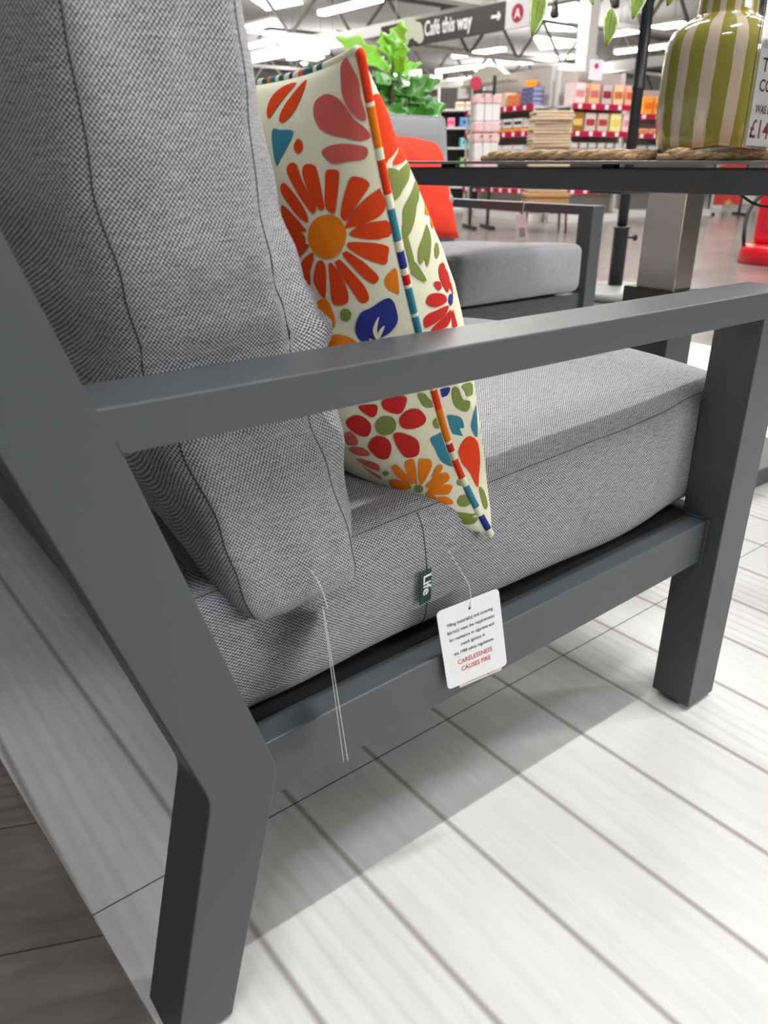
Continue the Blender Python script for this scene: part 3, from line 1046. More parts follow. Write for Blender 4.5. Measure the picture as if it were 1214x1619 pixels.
    for k in range(N):
        u = -1 + 2 * k / N
        path.append(pil(u, 1, 1))
        cols.append(top_col(u))
    for k in range(N):
        v = 1 - 2 * k / N
        path.append(pil(1, v, 1))
        cols.append(top_col(v * 0.9))
    for k in range(N + 1):
        u = 1 - 2 * k / N
        path.append(pil(u, -1, 1))
        cols.append(top_col(u * 0.7 + 0.2) if u > -0.9 else 'cream')
    # ease the four corners
    path = [(path[i - 2] + path[i - 1] + path[i] + path[(i + 1) % len(path)] + path[(i + 2) % len(path)]) / 5 if 0 < i < len(path) - 1 else path[i] for i in range(len(path))]
    bm = bmesh.new()
    n = 10
    add_tube(bm, [p - org for p in path], 0.0038, n)
    bm.faces.ensure_lookup_table()
    for i in range(len(path) - 1):
        for k in range(n):
            bm.faces[i * n + k].material_index = FLOWER_ORDER.index(cols[i])
    from_bm('piping', bm, [FM[k] for k in FLOWER_ORDER], root, True)
    return root


flower = make_flower_cushion()

# ================================================================== LABELS HANGING ON THE SEAT CUSHION
M_CARD = mat('white_card', (240, 241, 242), 0.45)
M_INK = mat('black_ink', (40, 42, 44), 0.7)
M_REDINK = mat('red_ink', (200, 40, 48), 0.7)
M_NYLON = mat('clear_nylon', (205, 205, 205), 0.3)


def round_rect(w, h, r, n=6):
    pts = []
    for cx, cy, a0 in ((w - r, h - r, 0), (-w + r, h - r, 90), (-w + r, -h + r, 180), (w - r, -h + r, 270)):
        for k in range(n + 1):
            a = R(a0 + 90 * k / n)
            pts.append((cx + r * math.cos(a), cy + r * math.sin(a)))
    return pts


def card(name, w, h, r, t, m, parent, mtx, label=None):
    P = round_rect(w, h, r)
    n = len(P)
    v = [mtx @ Vector((x, y, 0)) for x, y in P] + [mtx @ Vector((x, y, -t)) for x, y in P]
    f = [tuple(range(n)), tuple(range(n, 2 * n))[::-1]] + [((i + 1) % n, i, n + i, n + (i + 1) % n) for i in range(n)]
    return pydata(name, v, f, m, parent, label=label)


ft = empty('fire_safety_tag', (-0.4662, 0.0115, 0.3134), 0, 'white fire safety card with black and red print hanging from the foreground seat cushion', 'tag')
FT = Matrix(((0.9599, -0.1468, -0.2389), (-0.2308, 0.0699, -0.9705), (0.1591, 0.9867, 0.0332))).to_4x4()
card('card', 0.0375, 0.0506, 0.005, 0.0006, M_CARD, ft, FT)
FT2 = FT @ Matrix.Translation((0.004, -0.0455, -0.0012))
card('back_card', 0.027, 0.0100, 0.001, 0.0005, mat('cream_card', (226, 214, 208), 0.6), ft, FT2, 'pale pink card tucked behind')
fx, fy, fz = FT.col[0].to_3d(), FT.col[1].to_3d(), FT.col[2].to_3d()


def on_card(x, y, M=FT, z=0.0002):
    return M @ Vector((x, y, z))


for i, (ln, yy, sz) in enumerate((('Filling material(s) and covering', 0.0275, 0.0056), ('fabric(s) meet the requirements', 0.0180, 0.0056), ('for resistance to cigarette and', 0.0085, 0.0056),
                                  ('match ignition in', -0.0008, 0.0056), ('the 1988 safety regulations', -0.0105, 0.0056))):
    text('printed_line', ln, sz, M_INK, ft, on_card(0.0, yy), fx, fy, 'CENTER', 0.00005, 0.00003, xs=0.80)
for ln, yy in (('CARELESSNESS', -0.0235), ('CAUSES FIRE', -0.0335)):
    text('printed_line', ln, 0.0082, M_REDINK, ft, on_card(0.0, yy), fx, fy, 'CENTER', 0.00005, 0.00006, 'red printed words', xs=0.80)
text('printed_line', 'theoutdoorliving.com', 0.0052, M_INK, ft, on_card(0.0, -0.0068, FT2), fx, fy, 'CENTER', 0.00005, xs=0.85)
hole = on_card(0.001, 0.0405)
bm = bmesh.new()
bmesh.ops.create_circle(bm, cap_ends=True, radius=0.0016, segments=16, matrix=Matrix.Translation(on_card(0.001, 0.0405, FT, 0.0003)) @ FT)
from_bm('punched_hole', bm, M_INK, ft)
o_ = Vector(ft.location)
tube('string', [p for p in catmull([hole + fz * 0.001, hole + Vector((0.002, 0.004, 0.022)), hole + Vector((-0.001, 0.018, 0.04)), Vector((-0.4750, 0.0490, 0.4110)) - o_], 8)], 0.0005, M_NYLON, ft, 5)

# two care cards seen edge on, hanging by a thread
et = empty('care_tag', (-0.655, 0.026, 0.35), 0, 'pair of thin care cards seen edge on, hanging left of the green tab', 'tag')
dv = ray(531, 1080).normalized()
for k, (dx, dz, hh) in enumerate(((0.0, 0.0, 0.068), (0.003, -0.004, 0.066))):
    zz = Vector((0.10 + 0.03 * k, -0.03, 0.99)).normalized()
    zz = (Vector((-0.10 - 0.02 * k, 0.0, 0.99)))
    zz = (zz - dv * zz.dot(dv)).normalized()
    nn = dv.cross(zz)
    M4 = Matrix(((dv.x, zz.x, nn.x, dx - 0.0), (dv.y, zz.y, nn.y, -0.028), (dv.z, zz.z, nn.z, dz), (0, 0, 0, 1)))
    card('card', 0.024, hh, 0.003, 0.0004, mat('grey_white_card', (206, 204, 200), 0.6), et, M4)
tube('string', catmull([(0.0075, -0.012, 0.066), (0.006, -0.004, 0.085), (0.0015, 0.004, 0.10), (-0.004, 0.010, 0.105)], 6), 0.0005, M_NYLON, et, 5)

# ================================================================== SECOND SOFA OF THE SET, FACING THE CAMERA
S2 = (1.605 - SOFA_W, 1.572, 0)
sofa2 = make_sofa(SOFA_W)
sofa2.location, sofa2.rotation_euler = S2, (0, 0, -math.pi / 2)
tag(sofa2, 'anthracite metal sofa frame in the background, with a pink tag on its armrest', 'sofa')


def along(off):
    return (S2[0] + off, S2[1], 0)


for src, off, lab in ((seat1, 0.0, 'grey seat cushion of the background sofa, hidden end behind the flower cushion'), (seat1, 0.535, 'plain grey seat cushion of the background sofa under the plain red cushion'),
                      (back1, 0.0, 'grey back cushion of the background sofa, behind the flower cushion'), (back1, 0.552, 'grey back cushion of the background sofa behind the plain red cushion')):
    c = copy_tree(src)
    for ch in [k for k in c.children if k.name.startswith('brand_tab')]:
        for g in list(ch.children):
            bpy.data.objects.remove(g)
        bpy.data.objects.remove(ch)
    c.location, c.rotation_euler = along(off), (0, 0, -math.pi / 2)
    if src is seat1 and off == 0.0:
        c.scale = (1, 0.83, 1)
    if src is seat1 and off > 0:
        c.scale = (1, 1.035, 1)
    if src is back1 and off == 0.0:
        c.scale = (1, 0.87, 1)
    tag(c, lab, 'cushion')

# plain red scatter cushion
M_RED = mat('plain_red_cotton', (236, 66, 44), 0.8, 0, 0.05, 300, 0.15, 900, spec=0.2)


def red_cushion():
    root = empty('scatter_cushion', (1.24, 2.13, 0.5), R(8), 'plain bright red scatter cushion on the background sofa', 'cushion')
    hw, hh = 0.225, 0.215
    n = 40
    v, f, ids = [], [], {}
    lean = R(17)

    def P(a, b, s):
        x = a * (1 - 0.09 * (1 - b * b) * abs(a)) * hw
        z = b * (1 - 0.08 * (1 - a * a) * abs(b)) * hh
        t = s * 0.075 * max((1 - abs(a) ** 2.3) * (1 - abs(b) ** 2.3), 0) ** 0.55
        t += s * 0.005 * noise.noise((a * 4, b * 4, s)) * (1 - (a * b) ** 2)
        z0 = z + hh - 0.015
        return Vector((x, z0 * math.sin(lean) + t * math.cos(lean), z0 * math.cos(lean) - t * math.sin(lean)))
    for s in (-1, 1):
        for i in range(n + 1):
            for j in range(n + 1):
                key = (0 if i in (0, n) or j in (0, n) else s, i, j)
                if key not in ids:
                    ids[key] = len(v)
                    v.append(P(-1 + 2 * i / n, -1 + 2 * j / n, s))
    g = lambda s, i, j: ids[(0 if i in (0, n) or j in (0, n) else s, i, j)]
    for s in (-1, 1):
        for i in range(n):
            for j in range(n):
                q = [g(s, i, j), g(s, i + 1, j), g(s, i + 1, j + 1), g(s, i, j + 1)]
                f.append(q if s < 0 else q[::-1])
    pydata('cover', v, f, M_RED, root, True)
    pts = [P(-1, -1 + 2 * k / 20, 1) for k in range(20)] + [P(-1 + 2 * k / 20, 1, 1) for k in range(20)] + [P(1, 1 - 2 * k / 20, 1) for k in range(20)] + [P(1 - 2 * k / 20, -1, 1) for k in range(21)]
    tube('seam', pts, 0.003, M_RED, root, 6)


red_cushion()

# swing tag tied round the background sofa's armrest
M_PINKCARD = mat('pale_pink_card', (232, 206, 204), 0.6)
st = empty('swing_tag', (1.605, 1.85, 0.60), 0, 'small pale pink swing tag tied to the armrest of the background sofa', 'tag')
mt = Matrix.Translation((-0.078, 0.0, -0.055)) @ Matrix.Rotation(R(-62), 4, 'Z') @ Matrix.Rotation(R(90), 4, 'X') @ Matrix.Rotation(R(8), 4, 'Z')
card('card', 0.022, 0.048, 0.003, 0.001, M_PINKCARD, st, mt)
card('printed_panel', 0.012, 0.018, 0.001, 0.0004, mat('grey_print', (150, 148, 146), 0.7), st, mt @ Matrix.Translation((0.002, -0.022, 0.0012)))
tube('string', [(-0.078, 0, -0.008), (-0.072, 0.0, 0.032), (-0.05, 0.0, 0.0385), (-0.02, 0.002, 0.039), (0.003, 0.0, 0.032)], 0.0012, M_NYLON, st, 5)

# ================================================================== TABLE
M_TOP = mat('dark_table_top', (134, 130, 127), 0.3, 0, 0.05, 200)
M_APRON = mat('dark_grey_table_frame', (74, 74, 78), 0.42, 0, 0.04, 500)
M_ALU = mat('brushed_aluminium', (200, 190, 181), 0.2, 0.9, 0.04, 60)
tb = empty('patio_table', (0.80, 0.70, 0.0), 0, 'dark grey adjustable outdoor table holding the striped vase and straw placemats', 'table')
TX0, TX1, TY0, TY1 = 0.445, 1.14, -0.06, 1.37
O = Vector(tb.location)


def L(p):
    return Vector(p) - O


def tbox(name, lo, hi, m, bevel=0.002, label=None):
    return box(name, L(lo), L(hi), m, tb, bevel, label=label)


tbox('table_top', (TX0 - 0.012, TY0, 0.7795), (TX1 + 0.012, TY1, 0.786), M_TOP, 0.0015)
tbox('side_beam', (TX0, TY0 + 0.01, 0.729), (TX0 + 0.035, TY1 - 0.01, 0.7715), M_APRON)
tbox('side_beam', (TX1 - 0.035, TY0 + 0.01, 0.729), (TX1, TY1 - 0.01, 0.7715), M_APRON)
tbox('end_beam', (TX0 + 0.035, TY0 + 0.01, 0.729), (TX1 - 0.035, TY0 + 0.045, 0.7715), M_APRON)
tbox('end_beam', (TX0 + 0.035, TY1 - 0.045, 0.729), (TX1 - 0.035, TY1 - 0.01, 0.7715), M_APRON)
for yy in (0.1, 0.6, 1.1):
    tbox('spacer', (TX0 + 0.006, yy, 0.7715), (TX0 + 0.026, yy + 0.03, 0.7795), M_MESH, 0)
for cy in (0.60,):
    tbox('column', (0.727, cy, 0.3), (0.800, cy + 0.105, 0.735), M_ALU, 0.003, 'shiny aluminium inner column')
    tbox('sleeve', (0.712, cy - 0.015, 0.045), (0.815, cy + 0.13, 0.505), M_APRON, 0.003)
    tbox('top_plate', (0.5, cy + 0.01, 0.722), (1.1, cy + 0.095, 0.7295), M_APRON, 0.001)
    tbox('foot', (0.60, cy - 0.18, 0.0), (1.25, cy + 0.20, 0.048), M_APRON, 0.006)
# hanging flex under the table
tube('cable', [L(p) for p in catmull([on_y(1150, 296, 0.47), on_y(1168, 306, 0.46), on_y(1190, 321, 0.45), on_y(1214, 327, 0.44), on_y(1260, 325, 0.42), on_y(1300, 300, 0.40)], 6)], 0.0028, M_MESH, tb, 6)

# ------------------------------------------------------------------ woven mats


def straw(name):
    m = mat(name, (190, 152, 108), 0.75)
    nt, b, new, link = nodes_of(m)
    tc = new('ShaderNodeTexCoord')
    n = new('ShaderNodeTexNoise')
    mp = new('ShaderNodeMapping')
    mp.inputs['Scale'].default_value = (30, 30, 160)
    link(tc.outputs['Object'], mp.inputs[0])
    link(mp.outputs[0], n.inputs['Vector'])
    n.inputs['Scale'].default_value = 3
    n.inputs['Detail'].default_value = 5
    r = new('ShaderNodeValToRGB')
    r.color_ramp.elements[0].position = 0.3
    r.color_ramp.elements[0].color = lin((156, 116, 76))
    r.color_ramp.elements[1].position = 0.7
    r.color_ramp.elements[1].color = lin((234, 206, 166))
    link(n.outputs['Fac'], r.inputs[0])
    link(r.outputs[0], b.inputs['Base Color'])
    return m


M_STRAW = straw('water_hyacinth_straw')


def braid(bm, path, rad, amp, pitch):
    """three flat strands twisting round one another along the path"""
    P = [Vector(p) for p in path]
    cum = [0]
    for a, b in zip(P, P[1:]):
        cum.append(cum[-1] + (b - a).length)
    total = cum[-1]
    n = int(total / 0.006)
    pts = []
    j = 0
    for i in range(n + 1):
        s = total * i / n
        while j < len(P) - 2 and cum[j + 1] < s:
            j += 1
        t = (s - cum[j]) / max(1e-9, cum[j + 1] - cum[j])
        pts.append((P[j].lerp(P[j + 1], t), s))
    for k in range(3):
        strand = []
        rr = []
        for i, (p, s) in enumerate(pts):
            d = (pts[min(i + 1, n)][0] - pts[max(i - 1, 0)][0]).normalized()
            side = d.cross(Vector((0, 0, 1))).normalized()
            a = s / pitch * 2 * math.pi + k * 2.094
            strand.append(p + side * math.cos(a) * amp + Vector((0, 0, 1)) * math.sin(a) * amp)
            rr.append(rad * (1 + 0.22 * noise.noise((s * 40, k * 3.0, 1.7))))
        add_tube(bm, strand, rr, 7)


def mat_thing(x0, x1, y0, y1, label, seed):
    root = empty('placemat', ((x0 + x1) / 2, (y0 + y1) / 2, 0.786), 0, label, 'placemat')
    c = Vector(root.location)
    hx, hy = (x1 - x0) / 2, (y1 - y0) / 2
    rim = []
    for k in range(81):
        a = k / 80 * 2 * math.pi
        e = 0.42
        rim.append(Vector((math.copysign(abs(math.cos(a)) ** e, math.cos(a)) * (hx - 0.010), math.copysign(abs(math.sin(a)) ** e, math.sin(a)) * (hy - 0.010), 0.0105)))
    bm = bmesh.new()
    braid(bm, rim, 0.0080, 0.0042, 0.15)
    from_bm('braided_rim', bm, M_STRAW, root, True)
    bm = bmesh.new()
    for i in range(int(2 * hx / 0.02) - 1):
        xx = -hx + 0.022 + i * 0.02
        ext = hy - 0.022
        add_tube(bm, [(xx, -ext + k * 2 * ext / 12, 0.005 + 0.001 * ((i + k) % 2)) for k in range(13)], [0.0085] * 13, 6)
    from_bm('woven_centre', bm, M_STRAW, root, True)
    return root


mat_thing(0.455, 0.80, 0.545, 1.03, 'braided straw placemat on the table, the one left of the striped vase', 1)
mat_thing(0.455, 0.80, 0.05, 0.537, 'braided straw placemat on the table, the one under the striped vase and price sign', 2)

# ------------------------------------------------------------------ striped vase


VP = CAM + ray(1117, 237) * 1.56


def vase_mat():
    m = mat('green_striped_glaze', (206, 188, 168), 0.12, coat=0.8)
    nt, b, new, link = nodes_of(m)
    tc = new('ShaderNodeTexCoord')
    sp = new('ShaderNodeSeparateXYZ')
    link(tc.outputs['Object'], sp.inputs[0])
    a = math_node(nt, 'ARCTAN2', sp.outputs[1], sp.outputs[0])
    n = new('ShaderNodeTexNoise')
    n.inputs['Scale'].default_value = 22
    n.inputs['Detail'].default_value = 3
    link(tc.outputs['Object'], n.inputs['Vector'])
    a = math_node(nt, 'ADD', a, math_node(nt, 'MULTIPLY', math_node(nt, 'SUBTRACT', n.outputs['Fac'], 0.5), 0.07))
    s = math_node(nt, 'SINE', math_node(nt, 'ADD', math_node(nt, 'MULTIPLY', a, 13), math.pi / 2 - 13 * (R(3.6) + math.atan2(CAM.y - VP.y, CAM.x - VP.x))))
    e = new('ShaderNodeMapRange')
    e.inputs['From Min'].default_value = -0.26
    e.inputs['From Max'].default_value = -0.06
    link(s, e.inputs['Value'])
    rim = new('ShaderNodeValToRGB')       # a darker line where the glaze pools at the stripe's edge
    els = rim.color_ramp.elements
    els[0].position, els[0].color = 0.0, lin((206, 188, 168))
    els[1].position, els[1].color = 1.0, lin((146, 142, 62))
    el = els.new(0.45)
    el.color = lin((206, 188, 168))
    el = els.new(0.62)
    el.color = lin((112, 108, 36))
    link(e.outputs[0], rim.inputs[0])
    n2 = new('ShaderNodeTexNoise')
    n2.inputs['Scale'].default_value = 60
    link(tc.outputs['Object'], n2.inputs['Vector'])
    mx = new('ShaderNodeMix')
    mx.data_type = 'RGBA'
    mx.blend_type = 'MULTIPLY'
    mx.inputs['Factor'].default_value = 0.35
    link(rim.outputs[0], mx.inputs['A'])
    link(n2.outputs['Color'], mx.inputs['B'])
    link(rim.outputs[0], b.inputs['Base Color'])
    bp = new('ShaderNodeBump')
    bp.inputs['Strength'].default_value = 0.25
    bp.inputs['Distance'].default_value = 0.004
    link(n.outputs['Fac'], bp.inputs['Height'])
    link(bp.outputs[0], b.inputs['Normal'])
    return m


VASE = empty('vase', (VP.x, VP.y, 0.797), 0, 'pale ceramic vase with green vertical stripes standing on the right-hand placemat', 'vase')
prof = [(0.062, 0.0), (0.082, 0.001), (0.093, 0.010), (0.1005, 0.03), (0.1045, 0.07), (0.1050, 0.12), (0.1045, 0.165), (0.1015, 0.192), (0.094, 0.210), (0.081, 0.223), (0.066, 0.231), (0.057, 0.236), (0.0535, 0.245), (0.053, 0.30),
        (0.056, 0.325), (0.061, 0.338), (0.059, 0.341), (0.051, 0.325), (0.045, 0.30)]
pp = catmull([(r, z, 0) for r, z in prof], 4)
lathe('body', [(p.x, p.y) for p in pp], vase_mat(), VASE, 64)

# black swing tag tied to the vase neck
M_BLACKCARD = mat('black_card', (50, 50, 56), 0.5)
bt = empty('swing_tag', (VP.x + 0.02, VP.y - 0.06, 1.05), 0, 'black swing tag with pale round mark hanging at the vase neck', 'tag')
FB = Matrix(((RT.x, 0, -FW.x, 0), (RT.y, 0, -FW.y, 0), (0, 1, -FW.z, 0), (0, 0, 0, 1)))
btm = Matrix.Translation(at(1187, -2, 1.50) - Vector(bt.location)) @ Matrix(((RT.x, 0, RT.y, 0), (RT.y, 0, -RT.x, 0), (0, 1, 0, 0), (0, 0, 0, 1))) @ Matrix.Rotation(R(-9), 4, 'Z')
card('card', 0.0235, 0.036, 0.003, 0.0008, M_BLACKCARD, bt, btm)
bm = bmesh.new()
bmesh.ops.create_circle(bm, cap_ends=True, radius=0.0085, segments=20, matrix=btm @ Matrix.Translation((0.0, -0.008, 0.0005)))
from_bm('round_mark', bm, mat('pale_green_print', (206, 206, 186), 0.6), bt)
tube('string', [btm @ Vector((0, 0.034, 0)), btm @ Vector((-0.01, 0.05, 0.0)), btm @ Vector((-0.03, 0.055, -0.01))], 0.0008, M_MESH, bt, 5)

# ------------------------------------------------------------------ acrylic price sign
M_ACRYL = mat('clear_acrylic', (250, 250, 250), 0.03, spec=0.6)
M_ACRYL.node_tree.nodes['Principled BSDF'].inputs['Transmission Weight'].default_value = 1.0
M_ACRYL.node_tree.nodes['Principled BSDF'].inputs['IOR'].default_value = 1.2
ps = empty('price_sign', tuple(at(1240, 238, 1.33)), 0, 'white price sign in a clear acrylic holder beside the striped vase', 'sign')
PO = Vector(ps.location)
ps.location.z = 0.8065
PO = Vector(ps.location)
sx = Vector((math.cos(R(-14)), math.sin(R(-14)), 0))
sy = Vector((0.075, 0.06, 1)).normalized()
sx = (sx - sy * sx.dot(sy)).normalized()
sn = sx.cross(sy)
left = at(1174, 236, 1.33) - PO
left.z = 0.0
PM = Matrix(((sx.x, sy.x, sn.x, left.x), (sx.y, sy.y, sn.y, left.y), (sx.z, sy.z, sn.z, left.z), (0, 0, 0, 1)))
box('holder', (0, 0, 0.0), (0.155, 0.30, 0.002), M_ACRYL, ps, 0.0005, PM)
box('holder_back', (0, 0, -0.0045), (0.155, 0.30, -0.0025), M_ACRYL, ps, 0.0005, PM)
box('foot', (-0.062, -0.004, -0.06), (0.155, -0.001, 0.004), M_ACRYL, ps, 0.0005, PM)
M_PAPER = mat('white_paper', (234, 234, 236), 0.7)
box('sheet', (0.006, 0.004, -0.0020), (0.150, 0.295, -0.0008), M_PAPER, ps, 0, PM)
M_PALEGREY = mat('grey_photo_print', (176, 184, 172), 0.6, 0, 0.2, 30)
box('picture', (0.008, 0.150, -0.0007), (0.148, 0.225, -0.0005), M_PALEGREY, ps, 0, PM)
box('picture', (0.008, 0.226, -0.0007), (0.148, 0.29, -0.0005), mat('pale_red_print', (216, 190, 184), 0.6, 0, 0.2, 30), ps, 0, PM)
M_DKTXT = mat('dark_grey_print', (58, 52, 54), 0.7)
M_MAROON = mat('dark_red_print', (140, 54, 52), 0.7)
for body, yy, sz, m, xs in (('TIMOR', 0.116, 0.030, M_DKTXT, 0.8), ('CORNER', 0.087, 0.026, M_DKTXT, 0.72), ('WAS £1999', 0.054, 0.018, M_DKTXT, 0.62), ('£1499', 0.016, 0.041, M_MAROON, 0.72)):
    text('printed_line', body, sz, m, ps, PM @ Vector((0.0145 if body != '£1499' else 0.008, yy, -0.00045)), sx, sy, 'LEFT', 0.00005, 0.0004, xs=xs)

# ------------------------------------------------------------------ variegated sprigs in the vase


def leaf_mesh(Lh, W, cup=0.15, lobes=0, n=14, wav=0.0):
    v, f = [], []
    m = 4
    for i in range(n + 1):
        t = i / n
        wd = W * (math.sin(math.pi * min(1, t * 0.97 + 0.015)) ** 0.75) * (1.15 - 0.45 * t)
        if lobes:
            wd *= 1.22 * (0.86 + 0.20 * math.cos(t * math.pi * 2 * lobes))
        for k in range(-m, m + 1):
            s = k / m
            v.append(Vector((wd * s, t * Lh, cup * wd * (abs(s) ** 1.5) + wav * math.sin(t * 9 + s * 2) - 0.12 * Lh * t * t)))
    c = 2 * m + 1
    for i in range(n):
        for k in range(c - 1):
            f.append((i * c + k, i * c + k + 1, (i + 1) * c + k + 1, (i + 1) * c + k))
    return v, f


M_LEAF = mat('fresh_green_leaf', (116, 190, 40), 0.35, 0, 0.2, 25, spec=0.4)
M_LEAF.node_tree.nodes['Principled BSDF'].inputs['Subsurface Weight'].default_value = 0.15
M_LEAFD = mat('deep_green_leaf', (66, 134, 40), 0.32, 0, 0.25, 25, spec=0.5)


def var_leaf_mat():
    m = mat('variegated_leaf', (120, 150, 60), 0.4)
    nt, b, new, link = nodes_of(m)
    tc = new('ShaderNodeTexCoord')
    sp = new('ShaderNodeSeparateXYZ')
    link(tc.outputs['UV'], sp.inputs[0])
    n = new('ShaderNodeTexNoise')
    n.inputs['Scale'].default_value = 9
    n.inputs['Detail'].default_value = 3
    link(tc.outputs['UV'], n.inputs['Vector'])
    d = math_node(nt, 'ADD', math_node(nt, 'ABSOLUTE', sp.outputs[0]), math_node(nt, 'MULTIPLY', math_node(nt, 'SUBTRACT', n.outputs['Fac'], 0.5), 0.55))
    r = new('ShaderNodeValToRGB')
    e = r.color_ramp.elements
    e[0].position, e[0].color = 0.0, lin((84, 112, 26))
    e[1].position, e[1].color = 0.82, lin((228, 236, 190))
    x = e.new(0.08)
    x.color = lin((132, 158, 50))
    x = e.new(0.72)
    x.color = lin((116, 146, 44))
    link(d, r.inputs[0])
    link(r.outputs[0], b.inputs['Base Color'])
    return m


M_VAR = var_leaf_mat()
M_STEM = mat('green_brown_stem', (92, 96, 50), 0.6)


def place_leaf(name, base, direction, normal, Lh, W, m, parent, lobes=0, cup=0.15, wav=0.0, uv=False):
    d = Vector(direction).normalized()
    nn = Vector(normal)
    nn = (nn - d * nn.dot(d)).normalized()
    xx = d.cross(nn)
    M = Matrix(((xx.x, d.x, nn.x, base[0]), (xx.y, d.y, nn.y, base[1]), (xx.z, d.z, nn.z, base[2]), (0, 0, 0, 1)))
    v, f = leaf_mesh(Lh, W, cup, lobes, 28 if lobes else 12, wav)
    o = pydata(name, [M @ p for p in v], f, m, parent, True)
    if uv:
        ul = o.data.uv_layers.new(name='UVMap')
        for p in o.data.polygons:
            for li in p.loop_indices:
                vi = o.data.loops[li].vertex_index
                ul.data[li].uv = ((vi % 9 - 4) / 4, vi // 9 / 12)
    md = o.modifiers.new('thickness', 'SOLIDIFY')
    md.thickness = 0.0006
    return o


sp_root = empty('foliage_spray', (VP.x, VP.y, 1.12), 0, 'spray of cream-edged green leaves arching out of the striped vase', 'plant')
SO = Vector(sp_root.location)
tocam = -FW
for tip, up_, Lh, W in (((844, 52), (856, -22), 0.084, 0.0185), ((961, 70), (968, 12), 0.072, 0.0165), ((1004, 26), (1012, -36), 0.072, 0.0200), ((905, -12), (915, -60), 0.07, 0.02), ((940, 4), (925, -40), 0.05, 0.018), ((1058, 6), (1068, -40), 0.06, 0.018)):
    d_ = 1.50
    a, b = at(up_[0], up_[1], d_), at(tip[0], tip[1], d_)
    place_leaf('leaf', a - SO, b - a, tocam + Vector((0.25, 0, 0.1)), (b - a).length, W, M_VAR, sp_root, 0, 0.25, 0.001, True)
    tube('stem', catmull([a - SO, a - SO + Vector((0.0, 0.0, 0.05)), (a - SO) * 0.55 + Vector((0, 0, 0.17)), Vector((0, 0, 0.07)), Vector((0, 0, -0.2))], 6), 0.0018, M_STEM, sp_root, 5)

# ================================================================== PARASOL BEHIND THE TABLE
M_BLACK = mat('black_steel_tube', (30, 33, 38), 0.35, 0, 0.05, 200)
pb = on_z(970, 468, -0.006)
par = empty('parasol_stand', (pb.x, pb.y, -0.006), 0, 'black parasol pole in a grey base on the shop floor behind the table', 'parasol')
zt = 0.0
lathe('base', [(0.001, 0.0), (0.30, 0.0), (0.315, 0.012), (0.31, 0.045), (0.28, 0.058), (0.06, 0.066), (0.05, 0.07)], mat('grey_granite', (146, 148, 146), 0.35, 0, 0.25, 160), par, 40)
lathe('sleeve', [(0.046, 0.05), (0.046, 0.41), (0.049, 0.412), (0.049, 0.425), (0.03, 0.43)], M_BLACK, par, 24)
lathe('pole', [(0.032, 0.06), (0.032, 1.18), (0.036, 1.185), (0.036, 1.20), (0.033, 1.205), (0.033, 1.62), (0.038, 1.63), (0.038, 1.70), (0.033, 1.71), (0.033, 2.6)], M_BLACK, par, 24)
kn = lathe('knob', [(0.006, 0.0), (0.006, 0.05), (0.022, 0.055), (0.022, 0.068), (0.01, 0.072)], M_BLACK, par, 16)
kn.rotation_euler = (0, R(90), R(-25))
kn.location = (0.035, -0.016, 0.36)

# ================================================================== FIG PLANT BEHIND THE BACKGROUND SOFA
M_BARK = mat('brown_bark', (70, 46, 32), 0.8, 0, 0.2, 60)
pbase = at(618, 170, 3.75)
fig = empty('potted_fig', (pbase.x, pbase.y, -0.006), 0, 'leafy green fig plant behind the background sofa', 'plant')
FO = Vector(fig.location)
lathe('pot', [(0.12, 0.0), (0.13, 0.005), (0.165, 0.30), (0.17, 0.31), (0.155, 0.31), (0.14, 0.28)], mat('charcoal_pot', (64, 66, 70), 0.6), fig, 32)
tr = [at(617, 175, 3.75) - FO, at(620, 130, 3.75) - FO, at(622, 90, 3.75) - FO, at(624, 60, 3.75) - FO]
tube('trunk', [(0, 0, 0.25), (0.01, 0, 0.6)] + [tuple(p) for p in tr[:2]], 0.012, M_BARK, fig, 8)
tube('stem', [tuple(p) for p in tr[1:]], [0.008, 0.006, 0.003], M_LEAFD, fig, 8)
rnd = random.Random(11)
# each leaf: base pixel, tip pixel, half width, lightness
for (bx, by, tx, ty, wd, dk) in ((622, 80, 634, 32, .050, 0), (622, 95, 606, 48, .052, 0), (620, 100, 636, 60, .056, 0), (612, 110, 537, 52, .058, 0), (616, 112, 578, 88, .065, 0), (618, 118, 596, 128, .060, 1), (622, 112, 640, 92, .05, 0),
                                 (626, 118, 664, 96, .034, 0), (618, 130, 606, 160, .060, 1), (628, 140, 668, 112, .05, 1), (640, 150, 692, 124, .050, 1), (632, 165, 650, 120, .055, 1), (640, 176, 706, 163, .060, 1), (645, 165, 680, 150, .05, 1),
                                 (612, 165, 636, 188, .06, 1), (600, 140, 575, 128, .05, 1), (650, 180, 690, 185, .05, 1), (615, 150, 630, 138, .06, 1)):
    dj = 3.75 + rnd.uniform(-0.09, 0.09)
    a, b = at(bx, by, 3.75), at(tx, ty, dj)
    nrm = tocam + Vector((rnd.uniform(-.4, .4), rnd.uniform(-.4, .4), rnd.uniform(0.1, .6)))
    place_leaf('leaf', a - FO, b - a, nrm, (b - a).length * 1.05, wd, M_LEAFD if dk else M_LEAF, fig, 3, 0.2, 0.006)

# ================================================================== ROOF: beams, girders, lamps
M_WHITEPAINT = mat('white_painted_steel', (226, 224, 220), 0.5)
M_STEEL = mat('grey_painted_steel', (120, 114, 110), 0.6)
M_LAMP = mat('lit_tube', (255, 252, 244), 0.5, emit=11)
M_SKY = mat('lit_skylight', (244, 255, 250), 0.5, emit=6)


def struct_box(name, lo, hi, m, mtx=None):
    return tag(box(name, lo, hi, m, None, 0.0, mtx), kind='structure')


